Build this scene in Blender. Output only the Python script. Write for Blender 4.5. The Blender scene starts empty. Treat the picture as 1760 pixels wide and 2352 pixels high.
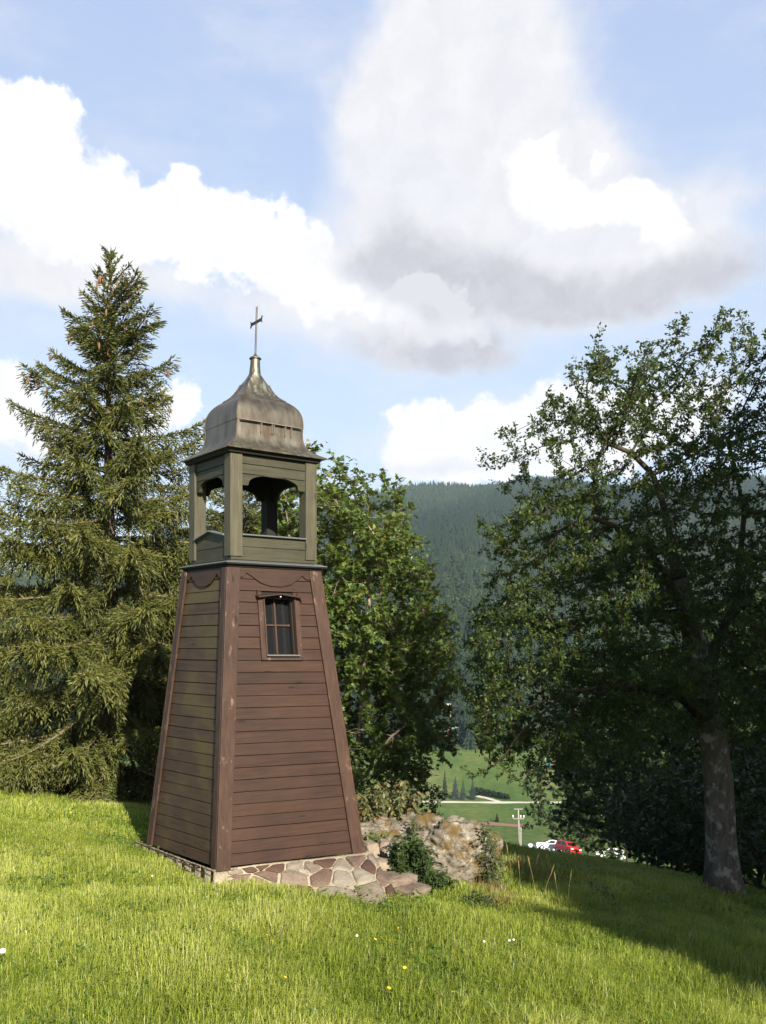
import bpy, bmesh, math, random
import numpy as np
from mathutils import Vector, Matrix, noise
SC = bpy.context.scene
COL = SC.collection
# ------------------------------------------------------------------ camera
F, CX, HV, CAMZ = 2050.0, 880.0, 1454.4, 2.168      # focal length and horizon row in photo pixels, eye height
cd = bpy.data.cameras.new('camera'); cam = bpy.data.objects.new('camera', cd); COL.objects.link(cam)
cam.location = (0, 0, CAMZ); cam.rotation_euler = (math.pi/2, 0, 0)
cd.sensor_fit = 'AUTO'; cd.sensor_width = 36; cd.lens = F/2352*36; cd.shift_y = (HV-1176)/2352
cd.clip_start = 0.1; cd.clip_end = 9000
SC.camera = cam
# ------------------------------------------------------------------ exposure
SC.view_settings.view_transform = 'Standard'; SC.view_settings.look = 'None'
SC.view_settings.exposure = 1.25; SC.view_settings.gamma = 1
SC.cycles.max_bounces = 8; SC.cycles.diffuse_bounces = 3; SC.cycles.transparent_max_bounces = 8
SC.cycles.volume_bounces = 0
# ------------------------------------------------------------------ node helpers
def nd(nt, kind, props=None, **ins):
    n = nt.nodes.new(kind)
    for k, v in (props or {}).items(): setattr(n, k, v)
    for k, v in ins.items():
        key = int(k[1:]) if k[0] == 'i' and k[1:].isdigit() else k.replace('_', ' ')
        s = n.inputs[key]
        if isinstance(v, bpy.types.NodeSocket): nt.links.new(v, s)
        else: s.default_value = v
    return n
def mth(nt, op, a, b=0.0, clamp=False):
    return nd(nt, 'ShaderNodeMath', dict(operation=op, use_clamp=clamp), i0=a, i1=b).outputs[0]
def vmul(nt, v, s):
    return nd(nt, 'ShaderNodeVectorMath', dict(operation='MULTIPLY'), i0=v, i1=s).outputs[0]
def mixc(nt, f, a, b):
    n = nd(nt, 'ShaderNodeMix', dict(data_type='RGBA'))
    for s, v in ((n.inputs[0], f), (n.inputs[6], a), (n.inputs[7], b)):
        if isinstance(v, bpy.types.NodeSocket): nt.links.new(v, s)
        else: s.default_value = v if not isinstance(v, tuple) else (*v[:3], 1)
    return n.outputs[2]
def ramp(nt, f, stops):
    n = nd(nt, 'ShaderNodeValToRGB', Fac=f); e = n.color_ramp.elements
    while len(e) < len(stops): e.new(0.5)
    for el, (p, c) in zip(e, stops):
        el.position = p; el.color = (*c, 1) if isinstance(c, tuple) else (c, c, c, 1)
    return n.outputs[0]
def noi(nt, vec, scale, detail=4, rough=0.6, out=0):
    return nd(nt, 'ShaderNodeTexNoise', None, Vector=vec, Scale=scale, Detail=detail, Roughness=rough).outputs[out]
def sstep(nt, v, a, b):
    n = nd(nt, 'ShaderNodeMapRange', dict(interpolation_type='SMOOTHSTEP', clamp=True), Value=v)
    n.inputs[1].default_value = a; n.inputs[2].default_value = b
    return n.outputs[0]
def azel(u, v):
    x, z = (u-CX)/F, (HV-v)/F
    return math.atan(x), math.atan2(z, math.hypot(x, 1))
# ------------------------------------------------------------------ sun and sky
SUN_AZ, SUN_EL = math.radians(23.0), math.radians(27.0)     # azimuth to the right of straight behind the viewer
tosun = Vector((math.sin(SUN_AZ)*math.cos(SUN_EL), -math.cos(SUN_AZ)*math.cos(SUN_EL), math.sin(SUN_EL)))
sl = bpy.data.lights.new('sun', 'SUN'); sun = bpy.data.objects.new('sun', sl); COL.objects.link(sun)
sl.energy = 5.0; sl.angle = math.radians(0.55); sl.color = (1.0, 0.93, 0.80)
sun.rotation_euler = tosun.to_track_quat('Z', 'Y').to_euler()
sun.location = (10, -30, 30)
W = bpy.data.worlds.new('World'); SC.world = W; W.use_nodes = True
def build_sky():
    nt = W.node_tree; nt.nodes.clear()
    co = nd(nt, 'ShaderNodeTexCoord').outputs['Generated']
    sky = nd(nt, 'ShaderNodeTexSky', dict(sky_type='NISHITA', sun_disc=False, sun_elevation=SUN_EL,
             sun_rotation=math.pi-SUN_AZ, air_density=1.0, dust_density=0.6, ozone_density=1.2)).outputs[0]
    sp = nd(nt, 'ShaderNodeSeparateXYZ', None, Vector=co)
    az = mth(nt, 'ARCTAN2', sp.outputs[0], sp.outputs[1]); el = mth(nt, 'ARCSINE', sp.outputs[2])
    ae = nd(nt, 'ShaderNodeCombineXYZ', None, X=az, Y=el).outputs[0]
    # billowing edges: the direction is displaced by noise before the cloud shapes are read
    n1 = nd(nt, 'ShaderNodeTexNoise', None, Vector=ae, Scale=16.0, Detail=7.0, Roughness=0.62).outputs[1]
    n1 = nd(nt, 'ShaderNodeVectorMath', dict(operation='SUBTRACT'), i0=n1, i1=(.5, .5, .5)).outputs[0]
    wv = nd(nt, 'ShaderNodeVectorMath', dict(operation='MULTIPLY_ADD'), i0=n1, i1=(.11, .11, 0), i2=ae).outputs[0]
    n2 = nd(nt, 'ShaderNodeTexNoise', None, Vector=ae, Scale=7.0, Detail=4.0, Roughness=0.55).outputs[1]
    n2 = nd(nt, 'ShaderNodeVectorMath', dict(operation='SUBTRACT'), i0=n2, i1=(.5, .5, .5)).outputs[0]
    wg = nd(nt, 'ShaderNodeVectorMath', dict(operation='MULTIPLY_ADD'), i0=n2, i1=(.12, .10, 0), i2=ae).outputs[0]
    def blob(vec, u, v, ru, rv, amp, e=2):
        a, b = azel(u, v)
        p = nd(nt, 'ShaderNodeVectorMath', dict(operation='SUBTRACT'), i0=vec, i1=(a, b, 0)).outputs[0]
        p = vmul(nt, p, (F/ru, F/rv, 0))
        d = nd(nt, 'ShaderNodeVectorMath', dict(operation='DOT_PRODUCT'), i0=p, i1=p).outputs['Value']
        return mth(nt, 'MULTIPLY', mth(nt, 'EXPONENT', mth(nt, 'MULTIPLY', d, -0.7)), amp)
    def total(vec, lst):
        s = None
        for b in lst:
            o = blob(vec, *b); s = o if s is None else mth(nt, 'ADD', s, o)
        return s
    soft = [(1090,30,180,150,1.1),(1060,210,185,150,1.05),(1090,390,230,140,1.15),(1000,540,210,120,1.0),(1250,580,240,100,1.1),(1490,610,190,80,.85),(280,600,260,60,.55),(40,570,130,70,.7),
            (930,775,190,70,.95),(1100,1010,250,80,.9),(1650,430,140,50,.4),(350,660,200,45,.45),(60,1010,130,90,.7),(700,700,90,70,.6),(1330,350,60,35,.5)]
    grey = [(980,590,190,75,1.0),(1200,655,270,55,1.0),(1450,675,220,42,.75),(1640,620,110,70,.5),(930,818,185,40,1.0),(1090,808,90,40,.85),(30,560,120,60,.45),(1050,1075,200,30,.6),(870,490,90,110,.35),(1640,420,110,40,.3),(1000,330,90,150,.16)]
    white = [(0,320,120,100,1.2),(75,315,70,60,1.0),(20,440,100,60,.7),(30,255,60,40,.5),(225,520,90,70,.9),(350,475,110,55,1.1),(480,525,115,70,1.1),(610,595,85,60,1.1),(735,640,65,75,1.2),(140,560,90,45,.6),(480,600,150,50,.5),
             (1270,430,75,60,.8),(1350,490,60,45,.8),(1480,505,75,52,1.2),(1200,380,90,110,.45),(1560,560,60,40,.5),(1400,355,22,22,.7),(885,705,62,32,1.15),(985,690,66,40,1.3),(1085,748,48,28,1.05),
             (1000,985,80,52,1.3),(1130,995,120,62,1.2),(1290,960,120,85,1.05),(15,875,55,45,1.1),(70,985,100,60,1.0),(410,912,55,42,1.1),(350,970,65,55,.6),(950,1050,80,35,.7),(1180,1060,170,40,.9),(1450,1000,140,70,.9),(1650,900,120,60,.6)]
    thin = sstep(nt, noi(nt, vmul(nt, ae, (1.0, 2.6, 1)), 4.5, 6, .62), .40, .85)
    front = mth(nt, 'MULTIPLY', sstep(nt, sp.outputs[1], .42, .70), mth(nt, 'SUBTRACT', 1.0, sstep(nt, el, .66, .95)))
    veil = mth(nt, 'MULTIPLY', front, .86)
    lump = noi(nt, wg, 9.0, 6, .6); puff = sstep(nt, noi(nt, wv, 26.0, 6, .6), .3, .75)
    jit = mth(nt, 'MULTIPLY', mth(nt, 'SUBTRACT', lump, .5), .9)
    gr = mth(nt, 'ADD', total(wg, grey), jit)
    a_soft = mth(nt, 'MULTIPLY', sstep(nt, mth(nt, 'ADD', total(wg, soft), mth(nt, 'MULTIPLY', jit, .8)), .15, 1.0), .93)
    a_soft = mth(nt, 'ADD', a_soft, mth(nt, 'MULTIPLY', thin, .50), True)
    a_grey = sstep(nt, gr, .36, 1.2)
    a_puff = sstep(nt, total(wv, white), .47, .84)
    blue = nd(nt, 'ShaderNodeVectorMath', dict(operation='SCALE'), i0=sky)
    blue.inputs['Scale'].default_value = SKY
    base = mixc(nt, veil, blue.outputs[0], mixc(nt, sstep(nt, el, .0, .7), (.305, .375, .455), (.215, .268, .395)))
    c = mixc(nt, mth(nt, 'MULTIPLY', a_soft, front), base, mixc(nt, puff, (.365, .362, .378), (.405, .402, .41)))
    c = mixc(nt, mth(nt, 'MULTIPLY', a_grey, front), c, mixc(nt, puff, (.25, .25, .275), (.30, .298, .318)))
    wc = mixc(nt, sstep(nt, gr, .1, .9), mixc(nt, puff, (.42, .42, .432), (.50, .495, .50)), (.335, .333, .352))
    mx = mixc(nt, mth(nt, 'MULTIPLY', a_puff, front), c, wc)
    bg = nd(nt, 'ShaderNodeBackground', None, Color=mx, Strength=1.0)
    nt.links.new(bg.outputs[0], nd(nt, 'ShaderNodeOutputWorld').inputs[0])
SKY = 0.07
build_sky()
# ------------------------------------------------------------------ terrain height
def smooth(t): t = np.clip(t, 0, 1); return t*t*(3-2*t)
_ty = np.linspace(-100, 2600, 54001)
def _prof():
    I = np.where(_ty < 10, 0, np.where(_ty < 15, (_ty-10)**2/10, _ty-12.5))
    near = .45-.075*_ty-.155*I
    far = np.interp(_ty, [200, 235, 270, 300, 335, 400, 2600], [near[np.searchsorted(_ty, 200)], -54, -58.5, -60.5, -58.6, -51.5, -51.5])
    p = np.where(_ty < 200, near, far)
    k = np.ones(401)/401; q = np.convolve(np.pad(p, 200, 'edge'), k, 'valid')
    w = smooth((_ty-120)/60); return p*(1-w)+q*w
_tp = _prof()
def terrain(x, y):
    x = np.asarray(x, float); y = np.asarray(y, float)
    z = np.interp(y, _ty, _tp)
    s = 0.5*np.logaddexp(0, 2*(x+.5))
    fade = 1-smooth((y-130)/170)
    lat = -(.17-.04*smooth((y-12)/15))*s*fade
    lat = np.where(x < 0, lat+(.05*np.clip(-x, 0, 40)+.03*np.clip(-x-1.5, 0, 30))*fade, lat)
    R = np.interp(x, [-1800,-815,-350,0,297,800,1800], [40,90,205,300,316,322,290])
    t = np.clip((y-400)/1500, 0, 1.4)
    hill = (R+51.5)*np.where(t < 1, 1.12*t-.12*t*t*t, 1-.1*(t-1))*np.where(y > 400, 1, 0)
    und = np.clip((y-450)/300, 0, 1)*(9*np.sin(x/95+y/310)+7*np.sin(x/53-y/140+1.3))
    lump = .02*np.sin(x*1.7+y*.9)+.02*np.sin(x*.8-y*1.9+2)+.012*np.sin(4.1*x+3.3*y)
    bench = 1.15*np.exp(-((y-123)/16.)**2)*smooth((x-4)/10)*fade
    return z+lat+hill+und+lump+bench
def hit(u, v, y0=2.0, y1=2400.):
    ys = np.exp(np.linspace(math.log(y0), math.log(y1), 6000))
    d = CAMZ-(v-HV)*ys/F - terrain((u-CX)*ys/F, ys)
    i = np.argmax(d < 0)
    y = ys[i]; x = (u-CX)*y/F
    return Vector((x, y, float(terrain(x, y))))
def at(u, v, y): return Vector(((u-CX)*y/F, y, CAMZ-(v-HV)*y/F))
def on(u, y, dz=0.): x = (u-CX)*y/F; return Vector((x, y, float(terrain(x, y))+dz))
# ------------------------------------------------------------------ object helpers
def link(name, me, mat=None, parent=None, loc=None, rotz=0):
    o = bpy.data.objects.new(name, me); COL.objects.link(o)
    if mat is not None and me is not None and not me.materials: me.materials.append(mat)
    if parent is not None: o.parent = parent
    if loc is not None: o.location = loc
    o.rotation_euler.z = rotz
    return o
def thing(o, label, cat, group=None):
    o['label'] = label; o['category'] = cat
    if group: o['group'] = group
    return o
def root(name, loc, label, cat, group=None, rotz=0):
    return thing(link(name, None, loc=loc, rotz=rotz), label, cat, group)
def kind(o, k): o['kind'] = k; return o
def npmesh(name, V, faces, tint=None, sm=False):
    """faces: list of (M,k) int arrays"""
    me = bpy.data.meshes.new(name); V = np.asarray(V, np.float32)
    me.vertices.add(len(V)); me.vertices.foreach_set('co', V.ravel())
    faces = [np.asarray(f, np.int32) for f in faces if len(f)]
    li = np.concatenate([f.ravel() for f in faces]); tot = np.concatenate([np.full(len(f), f.shape[1], np.int32) for f in faces])
    me.loops.add(len(li)); me.loops.foreach_set('vertex_index', li)
    me.polygons.add(len(tot)); me.polygons.foreach_set('loop_start', np.concatenate([[0], np.cumsum(tot)[:-1]]).astype(np.int32))
    if tint is not None:
        me.attributes.new('tint', 'FLOAT', 'POINT').data.foreach_set('value', np.asarray(tint, np.float32))
    me.update(calc_edges=True)
    me.polygons.foreach_set('use_smooth', np.full(len(tot), sm, bool))
    return me
class Geo:
    def __init__(s): s.V = []; s.F = {}; s.T = []; s.n = 0
    def add(s, V, faces, t=0.5):
        V = np.asarray(V, float).reshape(-1, 3)
        for f in faces:
            f = np.asarray(f, int)
            if f.ndim == 1: f = f[None]
            s.F.setdefault(f.shape[1], []).append(f+s.n)
        s.V.append(V); s.T.append(np.full(len(V), t) if np.isscalar(t) else np.asarray(t)); s.n += len(V)
        return s
    def hexa(s, c, t=.5):      # 8 corners: bottom ring then top ring
        return s.add(c, [[[3,2,1,0],[4,5,6,7],[0,1,5,4],[1,2,6,5],[2,3,7,6],[3,0,4,7]]], t)
    def box(s, a, b, t=.5):
        (x0,y0,z0),(x1,y1,z1) = a, b
        return s.hexa([(x0,y0,z0),(x1,y0,z0),(x1,y1,z0),(x0,y1,z0),(x0,y0,z1),(x1,y0,z1),(x1,y1,z1),(x0,y1,z1)], t)
    def prism(s, ring, off, t=.5):
        ring = np.asarray(ring, float); n = len(ring); off = np.asarray(off, float)
        s.add(np.concatenate([ring, ring+off]), [np.arange(n)[::-1], np.arange(n)+n,
              np.array([[i, (i+1) % n, n+(i+1) % n, n+i] for i in range(n)])], t)
        return s
    def tube(s, pts, rad, k=6, t=.5, cap=True):
        P = np.asarray(pts, float); m = len(P); rad = np.full(m, rad) if np.isscalar(rad) else np.asarray(rad)
        T = np.gradient(P, axis=0); T /= np.linalg.norm(T, axis=1)[:, None]+1e-9
        ref = np.array([0, 0, 1.]) if abs(T[0, 2]) < .9 else np.array([1., 0, 0])
        A = np.cross(T, ref); A /= np.linalg.norm(A, axis=1)[:, None]+1e-9; B = np.cross(T, A)
        a = np.arange(k)*2*math.pi/k
        V = P[:, None]+rad[:, None, None]*(np.cos(a)[None, :, None]*A[:, None]+np.sin(a)[None, :, None]*B[:, None])
        f = [[i*k+j, i*k+(j+1) % k, (i+1)*k+(j+1) % k, (i+1)*k+j] for i in range(m-1) for j in range(k)]
        fs = [np.array(f)]
        if cap: fs += [np.arange(k)[::-1], np.arange(k)+(m-1)*k]
        return s.add(V, fs, t)
    def lathe(s, prof, k=16, t=.5, c=(0, 0, 0)):
        a = np.arange(k)*2*math.pi/k
        V = [(c[0]+r*math.cos(x), c[1]+r*math.sin(x), c[2]+z) for r, z in prof for x in a]
        m = len(prof)
        return s.add(V, [np.array([[i*k+j, i*k+(j+1) % k, (i+1)*k+(j+1) % k, (i+1)*k+j] for i in range(m-1) for j in range(k)]),
                         np.arange(k)[::-1], np.arange(k)+(m-1)*k], t)
    def mesh(s, name, sm=False, fn=None):
        V = np.concatenate(s.V)
        if fn: V = fn(V)
        return npmesh(name, V, [np.concatenate(v) for v in s.F.values()], np.concatenate(s.T), sm)
    def build(s, name, mat, parent=None, bevel=0, sm=False, fn=None, loc=None):
        o = link(name, s.mesh(name, sm, fn), mat, parent, loc)
        if bevel:
            m = o.modifiers.new('bevel', 'BEVEL'); m.width = bevel; m.segments = 2; m.limit_method = 'ANGLE'
        return o
# ------------------------------------------------------------------ materials
def newmat(name):
    m = bpy.data.materials.new(name); m.use_nodes = True; nt = m.node_tree
    return m, nt, nt.nodes['Principled BSDF']
def setp(nt, p, **k):
    for a, v in k.items():
        s = p.inputs[a.replace('_', ' ')]
        if isinstance(v, bpy.types.NodeSocket): nt.links.new(v, s)
        else: s.default_value = (*v, 1) if isinstance(v, tuple) and len(v) == 3 and s.type == 'RGBA' else v
def bump(nt, p, h, strength=.4, dist=.01):
    b = nd(nt, 'ShaderNodeBump', None, Strength=strength, Distance=dist, Height=h)
    nt.links.new(b.outputs[0], p.inputs['Normal'])
def attr(nt, name='tint'): return nd(nt, 'ShaderNodeAttribute', dict(attribute_name=name)).outputs['Fac']
def objco(nt): return nd(nt, 'ShaderNodeTexCoord').outputs['Object']
def simple(name, col, rough=.6, metal=0., var=.15, scale=6.):
    m, nt, p = newmat(name); n = noi(nt, objco(nt), scale, 5)
    c = mixc(nt, n, tuple(x*(1-var) for x in col), tuple(x*(1+var) for x in col))
    setp(nt, p, Base_Color=c, Roughness=rough, Metallic=metal); return m
def wood(name, dark, light, moss=None, vertical=False, knots=True, moss_amt=.5, wear=None):
    m, nt, p = newmat(name); co = objco(nt)
    sc = (26, 26, 1.1) if vertical else (1.1, 1.1, 34)
    g = noi(nt, vmul(nt, co, sc), 2.2, 6, .65)
    fine = noi(nt, vmul(nt, co, tuple(4*x for x in sc)), 2.0, 3, .6)
    big = noi(nt, co, 2.3, 4, .6)
    t = attr(nt)
    f = mth(nt, 'ADD', mth(nt, 'MULTIPLY', g, .75), mth(nt, 'MULTIPLY', mth(nt, 'SUBTRACT', t, .5), .26))
    f = mth(nt, 'ADD', f, mth(nt, 'MULTIPLY', mth(nt, 'SUBTRACT', big, .5), .5))
    c = ramp(nt, f, [(.18, dark), (.72, light)])
    if knots:
        kn = nd(nt, 'ShaderNodeTexVoronoi', None, Vector=vmul(nt, co, (5, 5, 1.6) if vertical else (1.6, 1.6, 7)), Scale=1.3).outputs['Distance']
        c = mixc(nt, sstep(nt, kn, .13, .05), c, tuple(.35*x for x in dark))
    c = mixc(nt, sstep(nt, fine, .62, .75), c, tuple(.45*x for x in dark))
    if moss:
        mo = noi(nt, vmul(nt, co, (1.2, 1.2, 1.8)), 1.6, 5, .6)
        mo = mth(nt, 'ADD', mo, mth(nt, 'MULTIPLY', mth(nt, 'SUBTRACT', t, .5), .35))
        c = mixc(nt, mth(nt, 'MULTIPLY', sstep(nt, mo, .40, .68), moss_amt), c, moss)
    if wear: c = mixc(nt, mth(nt, 'MULTIPLY', sstep(nt, noi(nt, vmul(nt, co, (7, 7, 3.0)), 2.2, 5, .62), .60, .70), .75), c, wear)
    setp(nt, p, Base_Color=c, Roughness=.62, Specular_IOR_Level=.35)
    bump(nt, p, mth(nt, 'ADD', g, mth(nt, 'MULTIPLY', fine, .5)), .35, .006)
    return m
def leafmat(name, ramp_stops, trans=.35, rough=.45, spec=.35, tcol=None):
    m, nt, p = newmat(name); t = attr(nt)
    c = ramp(nt, t, ramp_stops)
    setp(nt, p, Base_Color=c, Roughness=rough, Specular_IOR_Level=spec)
    tr = nd(nt, 'ShaderNodeBsdfTranslucent', None, Color=mixc(nt, .5, c, tcol or tuple(1.6*x for x in ramp_stops[-1][1])))
    mx = nd(nt, 'ShaderNodeMixShader', None, Fac=trans)
    nt.links.new(p.outputs[0], mx.inputs[1]); nt.links.new(tr.outputs[0], mx.inputs[2])
    nt.links.new(mx.outputs[0], nt.nodes['Material Output'].inputs[0])
    return m
def barkmat(name, a, b, lichen=None, scale=1.):
    m, nt, p = newmat(name); co = objco(nt)
    n = noi(nt, vmul(nt, co, (9*scale, 9*scale, 2.2*scale)), 2.0, 7, .7)
    c = ramp(nt, n, [(.3, a), (.7, b)])
    if lichen: c = mixc(nt, mth(nt, 'MULTIPLY', sstep(nt, noi(nt, co, 5.5, 6, .65), .52, .62), .8), c, lichen)
    setp(nt, p, Base_Color=c, Roughness=.9, Specular_IOR_Level=.2); bump(nt, p, n, .8, .03)
    return m
M = {}
M['brown'] = wood('brown_boards', (.018, .0076, .0042), (.057, .0250, .0132))
M['brown_moss'] = wood('brown_mossy_boards', (.025, .0125, .0070), (.075, .041, .022), moss=(.080, .063, .016), moss_amt=.6)
M['brown_post'] = wood('brown_corner_boards', (.022, .0102, .0062), (.074, .0375, .0235), vertical=True, wear=(.17, .105, .075))
M['green_board'] = wood('green_grey_boards', (.021, .0195, .0105), (.070, .064, .037))
M['green_post'] = wood('green_grey_posts', (.032, .029, .016), (.112, .100, .062), vertical=True)
def copper():
    m, nt, p = newmat('weathered_copper'); co = objco(nt)
    n = noi(nt, vmul(nt, co, (5, 5, 1.2)), 2.0, 6, .65); b = noi(nt, co, 2.6, 5, .6)
    c = ramp(nt, n, [(.25, (.085, .065, .048)), (.55, (.160, .138, .108)), (.8, (.24, .222, .18))])
    streak = noi(nt, vmul(nt, co, (16, 16, .9)), 1.6, 4, .6)
    sz = nd(nt, 'ShaderNodeSeparateXYZ', None, Vector=co).outputs[2]
    top = sstep(nt, sz, 4.42, 4.62)
    low = mth(nt, 'SUBTRACT', 1.0, sstep(nt, sz, 3.95, 4.1))
    v = mth(nt, 'MULTIPLY', sstep(nt, streak, .50, .62), mth(nt, 'MULTIPLY', mth(nt, 'ADD', mth(nt, 'MULTIPLY', top, .9), mth(nt, 'MULTIPLY', low, .45)), mth(nt, 'SUBTRACT', 1.0, sstep(nt, sz, 4.80, 4.86))))
    c = mixc(nt, v, c, (.30, .34, .24))
    c = mixc(nt, mth(nt, 'MULTIPLY', sstep(nt, b, .55, .7), .5), c, (.16, .10, .065))
    setp(nt, p, Base_Color=c, Metallic=.8, Roughness=ramp(nt, n, [(.3, .38), (.7, .55)]))
    bump(nt, p, b, .12, .02)
    return m
M['copper'] = copper()
M['zinc'] = simple('ledge_flashing', (.16, .17, .17), .4, .5)
M['iron'] = simple('dark_iron', (.045, .04, .045), .5, .6)
M['inner'] = simple('dark_timber_and_shade', (.007, .006, .005), .9)  # near black; also paints the shade under ledge and eaves
def glassmat():
    m, nt, p = newmat('old_window_glass'); n = noi(nt, objco(nt), 9, 3)
    setp(nt, p, Base_Color=(.01, .011, .012), Roughness=.06, Specular_IOR_Level=.7); bump(nt, p, n, .12, .02); return m
M['glass'] = glassmat()
def stonemat(name, stops, lich=None, moss=None, sc=1., band=0., crack=0.):
    m, nt, p = newmat(name); co = objco(nt); t = attr(nt)
    n = noi(nt, vmul(nt, co, (1, 1, 1+band)), 6*sc, 8, .7); f = noi(nt, co, 40*sc, 4, .6)
    k = mth(nt, 'ADD', mth(nt, 'MULTIPLY', n, .6), mth(nt, 'ADD', mth(nt, 'MULTIPLY', f, .3), mth(nt, 'MULTIPLY', mth(nt, 'SUBTRACT', t, .5), .9)))
    c = ramp(nt, k, stops)
    if lich: c = mixc(nt, mth(nt, 'MULTIPLY', sstep(nt, noi(nt, co, 4.2*sc, 7, .7), .52, .60), .8), c, lich)
    if moss:
        mo = noi(nt, nd(nt, 'ShaderNodeVectorMath', dict(operation='ADD'), i0=co, i1=(3.1, 7.7, 1.9)).outputs[0], 2.6*sc, 6, .65)
        c = mixc(nt, mth(nt, 'MULTIPLY', sstep(nt, mo, .50, .58), .92), c, moss)
    cr = nd(nt, 'ShaderNodeTexVoronoi', dict(feature='DISTANCE_TO_EDGE'), Vector=nd(nt, 'ShaderNodeVectorMath', dict(operation='ADD'), i0=co, i1=vmul(nt, noi(nt, co, 5, 4, .6, 1), (.25, .25, .25))).outputs[0], Scale=4.5*sc).outputs[0]
    c = mixc(nt, mth(nt, 'MULTIPLY', sstep(nt, cr, .035, .0), crack), c, (.035, .026, .018))
    setp(nt, p, Base_Color=c, Roughness=.88, Specular_IOR_Level=.25)
    bump(nt, p, mth(nt, 'ADD', n, mth(nt, 'MULTIPLY', f, .35)), .8, .03)
    return m
M['paver'] = stonemat('red_brown_flagstone', [(.10, (.075, .042, .031)), (.36, (.135, .092, .068)), (.55, (.185, .150, .115)), (.95, (.29, .265, .21))])
M['mortar'] = stonemat('pale_mortar', [(.25, (.20, .155, .10)), (.7, (.46, .40, .29))], sc=2.2)
M['rock'] = stonemat('grey_lichen_rock', [(.25, (.045, .036, .026)), (.42, (.135, .115, .085)), (.8, (.29, .265, .215))], lich=(.31, .29, .24), moss=(.10, .062, .016), band=2.5, crack=.75)
M['block'] = stonemat('pale_stone_block', [(.2, (.11, .075, .05)), (.5, (.25, .20, .15)), (.85, (.38, .34, .27))], sc=1.5)
M['steel'] = simple('galvanised_steel', (.42, .43, .44), .45, .5)
M['pole'] = simple('pale_pole', (.24, .225, .195), .8)
M['ceramic'] = simple('pale_insulator', (.62, .62, .60), .3)
M['path'] = simple('gravel_path', (.46, .42, .34), .95)
M['bank'] = simple('red_earth', (.22, .12, .08), .95)
# ------------------------------------------------------------------ ground
def groundmat():
    m, nt, p = newmat('meadow_ground')
    co = nd(nt, 'ShaderNodeNewGeometry').outputs['Position']
    y = nd(nt, 'ShaderNodeSeparateXYZ', None, Vector=co).outputs[1]
    n = noi(nt, co, .9, 6, .65); f = noi(nt, co, 14, 4, .6)
    near = ramp(nt, mth(nt, 'ADD', mth(nt, 'MULTIPLY', n, .6), mth(nt, 'MULTIPLY', f, .4)), [(.3, (.045, .080, .010)), (.55, (.10, .155, .02)), (.8, (.17, .20, .04))])
    nf = noi(nt, vmul(nt, co, (1, .5, 1)), .035, 6, .6)
    n3 = noi(nt, co, .4, 4, .6)
    mead = ramp(nt, mth(nt, 'ADD', mth(nt, 'MULTIPLY', nf, .6), mth(nt, 'MULTIPLY', n3, .4)), [(.36, (.038, .074, .014)), (.5, (.072, .112, .024)), (.64, (.165, .15, .055))])
    wood_ = ramp(nt, nf, [(.3, (.012, .022, .010)), (.7, (.035, .045, .018))])
    c = mixc(nt, sstep(nt, y, 120, 200), near, mead)
    c = mixc(nt, sstep(nt, y, 398, 412), c, wood_)
    setp(nt, p, Base_Color=c, Roughness=.95, Specular_IOR_Level=.15); bump(nt, p, f, .5, .03)
    return m
def build_ground():
    ys = np.concatenate([np.linspace(-60, -4, 20), np.arange(-3, 20, .15), np.exp(np.linspace(math.log(20), math.log(2500), 190))])
    s = np.linspace(-1, 1, 221); s = np.sign(s)*np.abs(s)**1.7
    wx = np.maximum(30, .75*np.abs(ys)+20)
    X = s[None]*wx[:, None]; Y = np.repeat(ys[:, None], len(s), 1); Z = terrain(X, Y)
    n, k = X.shape; i = np.arange(n*k).reshape(n, k)
    f = np.stack([i[:-1, :-1], i[:-1, 1:], i[1:, 1:], i[1:, :-1]], -1).reshape(-1, 4)
    kind(link('ground', npmesh('ground', np.stack([X, Y, Z], -1).reshape(-1, 3), [f], sm=True), groundmat()), 'structure')
build_ground()
# ------------------------------------------------------------------ bell tower
TX, TY, TH = -1.3166, 9.0, 0.6562
K = .0187                                        # the plan is a little wider in x than in y
tower = root('bell_tower', (TX, TY, 0), 'small wooden bell tower with brown plank body, open green belfry and copper onion roof', 'bell tower', rotz=TH)
rng = np.random.default_rng(5)
ZB = 2.79                                        # top of the plank body
def hw(z): return np.interp(z, [-.3, 0, ZB], [.801, .770, .482])
def skew(V):                                     # the body stands a little out of plumb on its sloping plinth
    V = V.copy(); t = 1-np.clip(V[:, 2]/ZB, -.2, 1)
    V[:, 2] += (-.0597*V[:, 0]-.048*V[:, 1])*t
    V[:, 0] += .013*t-.012*(1-t); V[:, 1] += -.01*t+.009*(1-t)
    return V
def lean(V):
    V = V.copy(); t = np.clip((V[:, 2]-2.8)/2.6, 0, 1.1)
    V[:, 0] += .034*t*t; V[:, 1] -= .026*t*t
    return V
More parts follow.
